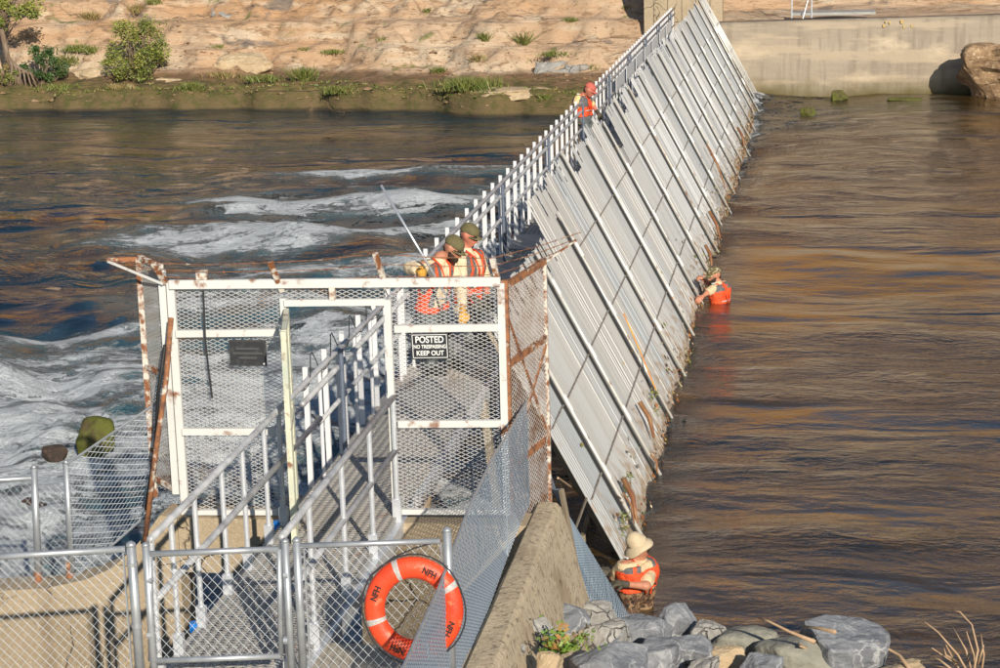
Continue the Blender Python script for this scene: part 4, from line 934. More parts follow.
# debris on the waterline of the face
def litter():
    r = np.random.RandomState(9); n = 2600; vs = []; tn = []
    for i in range(n):
        y_ = 19.9+(r.uniform(0, 1)**.8)*40; z = abs(r.exponential(.16))*r.choice([.5, 1, 1.6])-.05
        if noise.noise((y_*1.3, 3, 1)) < -.05 and z > .15: continue
        p = FP(y_, min(z, 1.2), r.uniform(.02, .07)); s = r.uniform(.015, .045); th = r.uniform(0, 6.28)
        a = V(0, math.cos(th), 0)*s+FD*math.sin(th)*s; b_ = np.cross(FN, a)*r.uniform(.2, .8)+FN*s*.3
        vs += [p-a, p+b_, p+a, p-b_]; tn += [r.uniform(0, 1)]*4
    me = bpy.data.meshes.new('waterline_debris'); me.from_pydata([tuple(v) for v in vs], [], [(4*i, 4*i+1, 4*i+2, 4*i+3) for i in range(len(vs)//4)]); me.materials.append(M['debris']); put_attr(me, 'tone', tn)
    o = bpy.data.objects.new('waterline_debris', me); COL.objects.link(o); stuff(o); tag(o, 'leaves and small litter caught along the waterline of the weir face', 'debris')
litter()
def stick(label, y0, z0, y1, z1, r, m='log', name='driftwood_stick'):
    b = MB(); a, c = FP(y0, z0, .10), FP(y1, z1, .07); b.tube([a, (a+c)/2+FN*.03+V(0, .05, 0), c], [r, r*1.1, r*.6], 6)
    o = b.build(name, M[m], None, off=a, smooth=True); o.location = tuple(a); tag(o, label, 'driftwood')
stick('brown piece of bark stuck on the face above the near wading worker', 21.1, .50, 20.75, .12, .032)
stick('rusty brown board on the face above the water, second bay', 23.9, .62, 23.75, .22, .028)
stick('brown stick on the face just left of the thick bark', 20.75, .45, 20.62, .15, .012)
stick('short brown stick lying on the face near the second rod', 22.95, .22, 22.9, .02, .016)
stick('forked twig caught at the waterline halfway along the face', 35.8, .35, 35.5, .05, .03)
stick('orange brown stick at the waterline past the middle wader', 38.6, .5, 38.3, .02, .03)
stick('brown branch caught on the face near the far end', 51.6, .45, 51.2, .05, .03)
stick('long thin rusty stick lying down the face beyond the middle wader', 43.6, 1.1, 43.2, .3, .022)
b = MB(); b.tube([FP(25.62, 1.34, .13), FP(25.42, .9, .12), FP(25.18, .44, .10)], .010, 6)
o = b.build('painted_pole', M['poleyel'], None, off=FP(25.62, 1.34)); o.location = tuple(FP(25.62, 1.34)); tag(o, 'thin orange and yellow pole lying down the weir face beside a clamp rod', 'pole')
# small plants rooted on the face
for k, (y_, z_, lb) in enumerate([(21.25, .35, 'small leafy weed growing on the face by the thick bark'), (25.0, .35, 'green weed hanging at the waterline in the third bay'), (20.3, .25, 'yellow green weed right beside the near worker’s hat')]):
    p = FP(y_, z_, .04); root = thing('weed', p, lb.replace('’', "'"), 'plant')
    leaves('foliage', [tuple(p+V(0, rnd.uniform(-.1, .1), rnd.uniform(-.2, .15)))+(.07,) for _ in range(6)], 130, .022, M['grass'], root, 70+k)

# ------------------------------------------------------------------ cage fence
CY = 16.05
cage = thing('cage_fence', (-4.0, CY, 1.75), 'rusting white cage fence of expanded metal standing across the walkway', 'fence')
ZT, XL, XR = 3.80, -5.45, -2.60
def bar(nm, p, q, wd=.06, m='white', dp=.045, par=None): return part(nm, lambda b: b.beam(p, q, wd, dp, (0, 1, 0)), M[m], par or cage)
bar('post', (XL, CY, 1.72), (XL, CY, ZT), .066); bar('post', (-5.53, CY+.02, 1.9), (-5.53, CY+.02, 3.9), .06)
bar('post', (-4.47, CY, 1.75), (-4.47, CY, 3.66), .05); bar('post', (-3.56, CY-.03, 1.72), (-3.56, CY-.03, 3.66), .055); bar('post', (XR, CY, 1.78), (XR, CY, ZT), .06)
bar('top_rail', (XL, CY-.03, ZT-.02), (XR, CY-.03, ZT+.02), .075)
bar('door_head', (-4.45, CY-.025, 3.625), (-3.58, CY-.025, 3.64), .055)
for (x0, x1, z) in ((XL, -4.49, 3.35), (XL, -4.49, 2.48), (XL, -4.49, 1.75), (-3.54, XR, 3.41), (-3.54, XR, 2.58), (-3.54, XR, 1.80)):
    bar('mid_rail', (x0+.03, CY-.028, z), (x1-.03, CY-.028, z+.02), .06 if z > 2 else .045)
def exp(nm, p00, p10, p11, p01, m, cu=.076, cv=.034, nrm=(0, 1, 0), par=None, r=(.0029, .002)):
    return part(nm, lambda b: mesh_net(b, p00, p10, p11, p01, cu, cv, r, 4, nrm), M[m], par or cage)
exp('mesh_panel', (XL, CY+.01, 1.75), (-4.47, CY+.01, 1.75), (-4.47, CY+.01, ZT), (XL, CY+.01, ZT), 'expanded')
exp('mesh_panel', (-3.56, CY+.01, 1.80), (XR, CY+.01, 1.80), (XR, CY+.01, ZT), (-3.56, CY+.01, ZT), 'expanded')
exp('mesh_panel', (-4.45, CY+.01, 3.65), (-3.58, CY+.01, 3.65), (-3.58, CY+.01, ZT), (-4.45, CY+.01, ZT), 'expanded')
bar('door_head_stub', (-4.03, CY-.035, 3.66), (-4.03, CY-.035, 3.77), .05, 'rustlight')
# left side wing, angled back and outwards
LW0, LW1 = V(XL-.08, CY+.02, 0), V(-5.80, 16.28, 0)
def LW(t, z): p = LW0*(1-t)+LW1*t; return V(p[0], p[1], z)
exp('side_mesh', LW(0, 1.9), LW(1, 1.9), LW(1, 3.95), LW(0, 3.85), 'expgrey', .06, .034, nrm=(.3, .95, 0), r=(.0055, .003))
bar('side_post', LW(1, 1.8), LW(1, 3.97), .05, 'rustlight')
for z in (3.92, 2.95, 1.93): part('side_rail', lambda b: b.beam(LW(0, z), LW(1, z+.05), .04, .04), M['rustlight'], cage)
# right side wing
RW0, RW1 = V(XR+.03, CY+.03, 0), V(-2.34, 16.85, 0)
RWf = lambda t, z: V(*(RW0*(1-t)+RW1*t)[:2], z)
exp('side_mesh', RWf(0, 1.5), RWf(1, 1.5), RWf(1, ZT), RWf(0, ZT), 'exprust', .06, .04, nrm=(.95, -.3, 0), r=(.0048, .003))
part('side_post', lambda b: b.beam(RWf(0, 1.3), RWf(0, ZT+.02), .05, .05, (0, 1, 0)), M['rust'], cage)
part('side_post', lambda b: b.beam(RWf(1, 1.35), RWf(1, ZT), .03, .04, (0, 1, 0)), M['rustlight'], cage)
for z in (ZT, 3.12, 2.22): part('side_rail', lambda b: b.beam(RWf(0, z-.03), RWf(1, z+.03), .035, .055), M['rust'], cage)
for (z0, z1) in ((3.55, 2.25), (2.2, 3.1)): part('side_brace', lambda b: b.beam(RWf(0, z0), RWf(1, z1), .02, .02), M['rust'], cage)
# barbed wire arms
arms = [((-5.49, CY, 3.78), (-5.55, CY-.12, 3.98)), ((-4.47, CY, 3.72), (-4.53, CY-.12, 3.99)), ((-3.57, CY, 3.75), (-3.63, CY-.12, 4.07)), ((XR-.02, CY, 3.8), (XR-.06, CY-.05, 4.02))]
for a, c in arms: part('wire_arm', lambda b: b.beam(a, c, .045, .035, (0, 1, 0)), M['rustlight'], cage)
part('wire_arm', lambda b: b.beam(LW(1, 3.95), AY(107, 260, 16.2), .03, .04), M['rust'], cage)
part('wire_arm', lambda b: b.beam(AY(107, 261, 16.15), AY(163, 284, 16.0), .012, .02), M['white'], cage)
part('wire_arm', lambda b: b.beam(RWf(1, 3.82), RWf(1, 3.8)+V(.24, .30, .16), .016, .016), M['rustlight'], cage)
part('clamp_box', lambda b: b.box((-5.16, CY-.03, 3.865), (.09, .05, .08)), M['rustlight'], cage)
part('rusty_pipe', lambda b: b.tube([AY(171, 318, 15.9), AY(166, 380, 15.85), AY(156, 450, 15.8), AY(145, 540, 15.75)], .024, 7), M['rust'], cage, True)
part('dark_cable', lambda b: b.tube([AY(165, 345, 15.9), AY(158, 395, 15.95), AY(156, 440, 15.95), AY(146, 510, 15.9)], .016, 6), M['black'], cage, True)
part('hanging_chain', lambda b: b.tube([AY(203, 290, 15.95), AY(205, 340, 15.95), AY(209, 375, 15.95), AY(212, 398, 15.95)], .010, 5), M['rope'], cage)
def barbed():
    for dz, t in ((.08, .35), (.15, .7), (.21, 1.0)):
        b = MB(); A, B = [], []
        tops = [np.array(a)*(1-t)+np.array(c)*t for a, c in arms]
        tops = [LW(1, 3.95)*(1-t)+AY(107, 260, 16.2)*t]+tops+[(RWf(1, 3.82)*(1-t)+(RWf(1, 3.8)+V(.28, .35, .22))*t)]
        for p, q_ in zip(tops[:-1], tops[1:]):
            b.tube([p, (p+q_)/2-V(0, 0, .015), q_], .0035, 4, False)
            m_ = int(np.linalg.norm(q_-p)/.13)
            for i in range(1, m_):
                c = p+(q_-p)*i/m_-V(0, 0, .015*(1-abs(2*i/m_-1))); d = V(rnd.uniform(-.5, .5), rnd.uniform(-1, 1), rnd.uniform(.4, 1)); d /= np.linalg.norm(d); A += [c-d*.016]; B += [c+d*.016]
        b.segs(A, B, .003, 3); b.build('barbed_wire', M['rust'], cage)
barbed()
# open door leaf, swung towards the camera
DH = V(-4.43, CY-.06, 0); DE = AZ(293, 500, 1.78); DE = V(-4.235, 15.18, 0)
Df = lambda t, z: V(*(DH*(1-t)+DE*t)[:2], z)
door = part('door', lambda b: (b.beam(Df(0, 1.78), Df(0, 3.58), .035, .045, (0, 1, 0)), b.beam(Df(1, 1.78), Df(1, 3.58), .045, .055, (0, 1, 0)), b.beam(Df(0, 3.56), Df(1, 3.56), .04, .05), b.beam(Df(0, 1.80), Df(1, 1.80), .04, .05), b.beam(Df(0, 2.7), Df(1, 2.7), .04, .05)), M['cream'], cage)
dm = MB(); mesh_net(dm, Df(0, 1.8), Df(1, 1.8), Df(1, 3.56), Df(0, 3.56), .06, .034, (.007, .003), 4, (.97, .2, 0)); dm.build('door_mesh', M['cream'], door)

# signs
def text(body, size, m, parent, loc, rot, extr=.002, sx=1, name='lettering', bold=0):
    cu = bpy.data.curves.new(name, 'FONT'); cu.body = body; cu.size = size; cu.extrude = extr; cu.align_x = 'CENTER'; cu.align_y = 'CENTER'; cu.offset = bold
    t = bpy.data.objects.new(name, cu); COL.objects.link(t)
    bpy.context.view_layer.update()
    me = bpy.data.meshes.new_from_object(t); me.materials.clear(); me.materials.append(m)
    COL.objects.unlink(t); bpy.data.objects.remove(t); 
    o = bpy.data.objects.new(name, me); COL.objects.link(o); o.parent = parent; o.location = loc; o.rotation_euler = rot; o.scale = (sx, 1, 1); return o
S0, S1 = AY(411, 333, CY-.09), AY(449, 359, CY-.09)
sc_ = (S0+S1)/2; sw, sh = abs(S1[0]-S0[0]), abs(S1[2]-S0[2])
sg = thing('warning_sign', sc_, 'black sign with white letters POSTED NO TRESPASSING KEEP OUT wired to the cage', 'sign')
sg.rotation_euler = (0, math.radians(-1.5), 0)
def ownbox(nm, c, d, m, par):
    b = MB(); b.box(c, d); return b.build(nm, m, par, off=V(0, 0, 0))
ownbox('sign_plate', (0, 0, 0), (sw, .012, sh), M['signface'], sg)
for (cx_, cz_, dx_, dz_) in ((0, sh/2-.012, sw-.02, .005), (0, -sh/2+.012, sw-.02, .005), (-sw/2+.012, 0, .005, sh-.03), (sw/2-.012, 0, .005, sh-.03)):
    ownbox('border_line', (cx_, -.008, cz_), (dx_, .004, dz_), M['letter'], sg)
rx = (math.pi/2, 0, 0)
text('POSTED', .078, M['letter'], sg, (0, -.010, .055), rx, bold=.0015, sx=.86)
text('NO TRESPASSING', .044, M['letter'], sg, (0, -.010, -.004), rx, bold=.001, sx=.80)
text('KEEP OUT', .056, M['letter'], sg, (0, -.010, -.060), rx, bold=.0012, sx=.92)
T0, T1 = AY(229, 340, CY-.09), AY(267, 366, CY-.09); tcn = (T0+T1)/2
s2 = thing('blank_sign', tcn, 'dark faded sign with unreadable lettering on the left cage panel', 'sign')
ownbox('sign_plate', (0, 0, 0), (abs(T1[0]-T0[0]), .014, abs(T1[2]-T0[2])), M['signback'], s2)
for (cx_, cz_, dx_, dz_) in ((0, .105, .32, .004), (0, -.105, .32, .004), (-.158, 0, .004, .21), (.158, 0, .004, .21)): ownbox('border_line', (cx_, -.009, cz_), (dx_, .004, dz_), M['faded'], s2)
ownbox('corner_bolt', (.14, -.012, -.09), (.012, .006, .012), M['letter'], s2)
for zz, wdt in ((.04, .2), (.0, .26), (-.04, .16)): ownbox('faded_line', (0, -.009, zz), (wdt, .004, .018), M['faded'], s2)

# ------------------------------------------------------------------ chain link fences
FYb = lambda x: 12.03+(x+4.6)*.165
def FA(px, py):  # point on the leaning-free near fence plane through photo pixel
    return AT(px, py, (-.165, 1, 0), 12.03+4.6*.165)
def chain(root, p00, p10, p11, p01, cu=.068, cv=.078, r=.0021, m='wire', nm='chain_link_mesh'):
    return part(nm, lambda b: mesh_net(b, p00, p10, p11, p01, cu, cv, r, 4), M[m], root)
def pipe(nm, a, c, r, root, m='galv', cap=True):
    return part(nm, lambda b: (b.tube([a, c], r, 10), cap and b.tube([c, np.asarray(c)+V(0, 0, r*.5), np.asarray(c)+V(0, 0, r*.9)], [r*1.12, r, r*.3], 10)), M[m], root, True)
GF = 'chain link fence runs near the bottom'
def down(p, z): return V(p[0], p[1], z)
ZB = 1.80
# left run
a0 = FA(-60, 560); a1 = FA(125, 549); 
lf = thing('chain_link_fence', down(FA(131, 560), 1.7), 'galvanised chain link fence run left of the small gate at the bottom left', 'fence', GF)
part('top_rail', lambda b: b.tube([a0, a1], .024, 8), M['galv'], lf, True)
pt = FA(131, 546); part('corner_post', lambda b: (b.tube([down(pt, 1.85), pt], .032, 10), b.tube([pt, pt+V(0, 0, .02), pt+V(0, 0, .035)], [.036, .03, .01], 10)), M['galv'], lf, True)
part('post_base', lambda b: b.tube([down(pt, 1.70), down(pt, 1.88)], .033, 10), M['rust'], lf)
pe = FA(123, 552); part('tension_bar', lambda b: b.tube([down(pe, 1.75), pe], .008, 5), M['galv'], lf)
chain(lf, down(a0, ZB-.1), down(pe, ZB-.1), FA(124, 552), FA(-60, 563))
for t in (.12, .5, .8): part('clamp', lambda b: b.tube([pt*(1-t)+down(pt, 1.7)*t, pt*(1-t)+down(pt, 1.7)*t+V(0, 0, .025)], .037, 10), M['galv'], lf)
# gate
gt = thing('chain_link_gate', down(FA(215, 660), 1.8), 'small galvanised chain link gate in front of the walkway', 'gate')
g0, g1, g2, g3 = FA(151, 661), FA(281, 656), FA(279, 549), FA(150, 554)
part('gate_frame', lambda b: (b.tube([g3, g2], .022, 8), b.tube([g0, g1], .022, 8), b.tube([g0, g3], .019, 8), b.tube([g1, g2], .019, 8)), M['galv'], gt, True)
chain(gt, g0, g1, g2, g3)
for px in (145.5, 285):
    q0 = FA(px, 546 if px < 200 else 542); part('gate_post', lambda b: (b.tube([down(q0, 1.72), q0], .025, 10), b.tube([q0, q0+V(0, 0, .015), q0+V(0, 0, .028)], [.029, .024, .008], 10)), M['galv'], gt, True)
for px, py in ((148, 580), (148, 635), (284, 575), (284, 640)):
    p = FA(px, py); part('hinge', lambda b: b.tube([p, p+V(.03, 0, 0)], .028, 8), M['galv'], gt)
# right run
rf = thing('chain_link_fence', down(FA(370, 560), 1.7), 'galvanised chain link fence run right of the gate carrying the lifebuoy', 'fence', GF)
h0 = FA(297, 546); h1 = FA(440, 541)
part('top_rail', lambda b: b.tube([h0, h1], .020, 8), M['galv'], rf, True)
q0 = FA(296.5, 541); part('post', lambda b: (b.tube([down(q0, 1.85), q0], .028, 10), b.tube([q0, q0+V(0, 0, .015), q0+V(0, 0, .03)], [.032, .026, .008], 10)), M['galv'], rf, True)
part('post_base', lambda b: b.tube([down(q0, 1.70), down(q0, 1.88)], .030, 10), M['rust'], rf)
q1 = FA(447, 531); part('post', lambda b: (b.tube([down(q1, 1.70), q1], .030, 10), b.tube([q1, q1+V(0, 0, .015), q1+V(0, 0, .03)], [.034, .028, .008], 10)), M['galv'], rf, True)
chain(rf, down(h0, ZB-.05), down(h1, ZB-.05), h1, h0)
for t in ((304, 548), (441, 543)): 
    pq = FA(*t); part('tension_bar', lambda b: b.tube([down(pq, 1.75), pq], .008, 5), M['galv'], rf)
part('tie_wire', lambda b: b.tube([FA(440, 541), FA(415, 548), FA(392, 558), FA(372, 575)], .006, 5), M['rope'], rf)
# rear left fence corner on the cross wall
CWY = WALLY+.2
lb_ = thing('chain_link_fence', AY(38, 584, CWY), 'chain link fence corner standing on the cross wall above the white water', 'fence')
c0, c1 = AY(34, 468, CWY), AY(39, 586, CWY)
part('post', lambda b: (b.tube([c1, c0], .032, 10), b.tube([c0, c0+V(0, 0, .03)], [.036, .01], 10)), M['galv'], lb_, True)
c2, c3 = AY(66, 463, CWY), AY(72, 572, CWY)
part('post', lambda b: (b.tube([c3, c2], .030, 10), b.tube([c2, c2+V(0, 0, .03)], [.034, .01], 10)), M['galv'], lb_, True)
part('top_rail', lambda b: b.tube([AY(-70, 484, CWY), AY(32, 478, CWY)], .024, 8), M['galv'], lb_, True)
chain(lb_, AY(-70, 590, CWY), AY(38, 582, CWY), AY(34, 480, CWY), AY(-70, 486, CWY))
chain(lb_, AY(39, 582, CWY), AY(71, 572, CWY), AY(67, 480, CWY), AY(35, 490, CWY))
for px, py in ((70, 574), (39, 584)):
    p = AY(px, py, CWY); part('post_base', lambda b: b.tube([p-V(0, 0, .03), p+V(0, 0, .12)], .036, 8), M['rust'], lb_)
# fan of stretched mesh from that corner up to the cage post
fan = thing('stretched_mesh', AY(110, 540, CWY), 'stretched chain link fan between the left fence corner and the cage post', 'mesh')
f0, f1, f2, f3 = AY(72, 580, CWY-.02), AY(158, 505, CWY+.12), AY(158, 402, CWY+.12), AY(67, 464, CWY-.02)
chain(fan, f0, f1, f2, f3, .085, .052, .0032, nm='mesh_sheet')
part('edge_wire', lambda b: b.tube([f3, f2], .012, 6), M['galv'], fan); part('edge_wire', lambda b: b.tube([f0, f1], .012, 6), M['galv'], fan)
# fan along the wing wall
wf = thing('stretched_mesh', (-2.45, 14.5, 1.75), 'steep sheet of chain link stretched along the wing wall in front of the lifebuoy', 'mesh')
XW = -2.46
w_top = [AX(526, 402, XW), AX(504, 440, XW), AX(494, 455, XW), AX(470, 505, XW+.02), AX(438, 590, XW+.05), AX(401, 672, XW+.08)]
w_bot = [AX(556, 489, XW), AX(532, 500, XW), AX(520, 525, XW+.0), AX(508, 556, XW), AX(490, 605, XW+.02), AX(466, 672, XW+.02)]
for i in range(5):
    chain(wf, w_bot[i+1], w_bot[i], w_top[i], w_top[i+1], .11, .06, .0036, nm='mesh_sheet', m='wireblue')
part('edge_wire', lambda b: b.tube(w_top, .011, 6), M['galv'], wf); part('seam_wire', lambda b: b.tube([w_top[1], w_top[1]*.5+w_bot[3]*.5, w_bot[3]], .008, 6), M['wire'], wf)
# galvanised sheet under the panels
gs = thing('slanted_sheet', AZ(600, 600, .3), 'blue grey galvanised mesh sheet slanting down beside the wing wall to the rocks', 'sheet')
s0, s1, s2_, s3 = V(-2.22, 16.72, 1.80), V(-2.34, 16.9, 1.75), AZ(632, 622, .0), AZ(588, 626, .35)
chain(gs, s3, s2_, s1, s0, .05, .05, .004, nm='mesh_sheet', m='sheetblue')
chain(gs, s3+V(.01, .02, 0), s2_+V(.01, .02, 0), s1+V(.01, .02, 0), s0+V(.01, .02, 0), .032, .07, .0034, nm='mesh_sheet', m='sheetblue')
part('edge_board', lambda b: b.beam(s0, s3, .03, .05), M['timber'], gs)

# ------------------------------------------------------------------ lifebuoy
RC = FA(416.5, 604); RC = RC+V(0, -.09, 0)
ringo = thing('lifebuoy', RC, 'bright orange lifebuoy with white tape bands and black letters hung on the fence', 'lifebuoy')
def torus(b, R, r, a0=0, a1=2*math.pi, n=64, m_=16, sq=1.0):
    vs = []; cl = abs(a1-a0-2*math.pi) < 1e-6; nn = n if cl else n+1
    for i in range(nn):
        a = a0+(a1-a0)*i/n
        for j in range(m_):
            t = 2*math.pi*j/m_; rr = R+r*math.cos(t); vs.append((rr*math.cos(a), r*sq*math.sin(t), rr*math.sin(a)))
    fs = [((i % nn)*m_+j, ((i+1) % nn)*m_+j, ((i+1) % nn)*m_+(j+1) % m_, (i % nn)*m_+(j+1) % m_) for i in range(n) for j in range(m_)]
    b.add(vs, fs)
Rm, Rt = .274, .072
ringo.rotation_euler = (math.radians(-6), 0, math.radians(4)); ringo.scale = (.96, 1, 1.03)
b = MB(); torus(b, Rm, Rt, sq=.75); b.build('ring_body', M['ring'], ringo, off=V(0, 0, 0), smooth=True)
for a in (112, 196, 30, 290):
    b = MB(); torus(b, Rm, Rt+.002, math.radians(a-3.6), math.radians(a+3.6), 4, 16, .75); b.build('tape_band', M['tape'], ringo, off=V(0, 0, 0), smooth=True)
for a, s in ((64, 'NFH'), (156, 'NFH'), (246, 'NFH'), (335, 'NFH')):
    ar = math.radians(a)
    text(s, .058, M['blackink'], ringo, (math.cos(ar)*(Rm+.002), -Rt*.75-.003, math.sin(ar)*(Rm+.002)), (math.pi/2, -(ar-math.pi/2), 0), .0025, .9, 'lettering', .002)
b = MB()
for s0_, s1_ in ((20, 118), (118, 205), (205, 300), (300, 380)):
    pts = []
    for t in np.linspace(0, 1, 9):
        a = math.radians(s0_+(s1_-s0_)*t); rr = Rm+Rt+.008+.012*math.sin(math.pi*t); pts.append((rr*math.cos(a), -.01, rr*math.sin(a)))
    b.tube(pts, .006, 5)
b.build('grab_rope', M['rope'], ringo, off=V(0, 0, 0))

# ------------------------------------------------------------------ people: smooth bodies grown from joints
def sdf_mesh(prims, h, k=.03, cuts=(), grow=0.0):
    """prims: (a, b, ra, rb).  Smooth union of round cones, surface extracted with naive surface nets."""
    A = np.array([p[0] for p in prims], float); B = np.array([p[1] for p in prims], float); R = np.array([[p[2], p[3]] for p in prims])+grow
    lo = np.minimum(A-R[:, :1], B-R[:, 1:]).min(0)-3*h-k; hi = np.maximum(A+R[:, :1], B+R[:, 1:]).max(0)+3*h+k
    n = np.ceil((hi-lo)/h).astype(int)+1
    gx, gy, gz = [lo[i]+h*np.arange(n[i]) for i in range(3)]
    D = np.full(n, 1.0, np.float32)
    for i in range(len(prims)):
        rm = R[i].max()+k+2*h; l_ = np.minimum(A[i], B[i])-rm; u_ = np.maximum(A[i], B[i])+rm
        i0 = np.maximum(((l_-lo)/h).astype(int), 0); i1 = np.minimum(((u_-lo)/h).astype(int)+2, n)
        X, Y, Z = np.meshgrid(gx[i0[0]:i1[0]], gy[i0[1]:i1[1]], gz[i0[2]:i1[2]], indexing='ij')
        P = np.stack([X, Y, Z], -1)-A[i]; d = B[i]-A[i]; dd = max(d@d, 1e-9); t = np.clip((P@d)/dd, 0, 1)
        dist = np.sqrt(((P-t[..., None]*d)**2).sum(-1))-(R[i, 0]+(R[i, 1]-R[i, 0])*t)
        S = D[i0[0]:i1[0], i0[1]:i1[1], i0[2]:i1[2]]
        hh = np.clip(.5+.5*(dist-S)/k, 0, 1); D[i0[0]:i1[0], i0[1]:i1[1], i0[2]:i1[2]] = dist*(1-hh)+S*hh-k*hh*(1-hh)
    for (p, nn) in cuts:
        p = np.asarray(p, float); nn = np.asarray(nn, float); nn = nn/np.linalg.norm(nn)
        pl = (gx[:, None, None]-p[0])*nn[0]+(gy[None, :, None]-p[1])*nn[1]+(gz[None, None, :]-p[2])*nn[2]
        D = np.maximum(D, pl.astype(np.float32))
    D[0] = D[-1] = 1; D[:, 0] = D[:, -1] = 1; D[:, :, 0] = D[:, :, -1] = 1
    ins = D < 0
    c = np.zeros(np.array(D.shape)-1, int)
    for dx in (0, 1):
        for dy in (0, 1):
            for dz in (0, 1): c += ins[dx:dx+c.shape[0], dy:dy+c.shape[1], dz:dz+c.shape[2]]
    act = np.argwhere((c > 0)&(c < 8)); idx = -np.ones(c.shape, int); idx[tuple(act.T)] = np.arange(len(act))
    acc = np.zeros((len(act), 3)); cnt = np.zeros(len(act))
    corners = [(a, b_, c_) for a in (0, 1) for b_ in (0, 1) for c_ in (0, 1)]
    for ca in corners:
        for ax in range(3):
            if ca[ax] == 1: continue
            cb = list(ca); cb[ax] = 1
            da = D[tuple((act+ca).T)]; db = D[tuple((act+cb).T)]; m_ = (da < 0) != (db < 0)
            t = np.where(m_, da/(da-db+1e-12), 0); pt = np.array(ca, float)[None]+0*acc; pt[:, ax] = t
            acc += pt*m_[:, None]; cnt += m_
    vs = (act+acc/cnt[:, None])*h+lo
    fs = []
    for ax in range(3):
        o1, o2 = [(1, 2), (2, 0), (0, 1)][ax]
        sl0 = [slice(None)]*3; sl1 = [slice(None)]*3; sl0[ax] = slice(0, -1); sl1[ax] = slice(1, None)
        e = np.argwhere(ins[tuple(sl0)] != ins[tuple(sl1)])
        s = ins[tuple(e.T)]
        e1 = np.zeros(3, int); e1[o1] = 1; e2 = np.zeros(3, int); e2[o2] = 1
        q = [idx[tuple((e-e1-e2).T)], idx[tuple((e-e2).T)], idx[tuple(e.T)], idx[tuple((e-e1).T)]]
        q = np.stack(q, 1); q[~s] = q[~s][:, ::-1]; fs += q.tolist()
    return vs, fs
def skinned(name, prims, h, m, parent, k=.03, cuts=(), grow=0.0, matfn=None):
    vs, fs = sdf_mesh(prims, h, k, cuts, grow); b = MB(); b.add(vs, fs)
    o = b.build(name, m, parent, smooth=True)
    if matfn:
        off = np.array(parent.location)
        o.data.polygons.foreach_set('material_index', [int(matfn(np.array(p.center)+off)) for p in o.data.polygons])
    return o
def unit(v): v = np.asarray(v, float); return v/np.linalg.norm(v)
def hand_prims(wr, el, curl, side, scale=1.0):
    """palm, four unequal bent fingers and a thumb; curl = direction the fingers close towards"""
    d = unit(np.asarray(wr)-np.asarray(el)); c = unit(np.asarray(curl)-d*(np.asarray(curl)@d)); s = np.cross(d, c)*side
    pr = [(wr, wr+d*.05*scale, .030*scale, .034*scale)]
    for i, (o, ln) in enumerate(((-.033, .062), (-.011, .075), (.011, .082), (.033, .074))):
        k0 = wr+d*.075*scale+s*o*scale; k1 = k0+unit(d*.8+c*.6)*ln*.5*scale; k2 = k1+unit(d*.1+c)*ln*.45*scale; k3 = k2+unit(-d*.6+c*.6)*ln*.28*scale
        pr += [(wr+d*.03*scale+s*o*.7*scale, k0, .018*scale, .0125*scale), (k0, k1, .0115*scale, .0105*scale), (k1, k2, .0105*scale, .0095*scale), (k2, k3, .0095*scale, .008*scale)]
    t0 = wr+d*.02*scale+s*.028*scale; t1 = t0+unit(s*.8+d*.5+c*.4)*.04*scale; t2 = t1+unit(d*.6+c*.7+s*.1)*.035*scale
    pr += [(t0, t1, .016*scale, .012*scale), (t1, t2, .012*scale, .0095*scale)]
    return pr
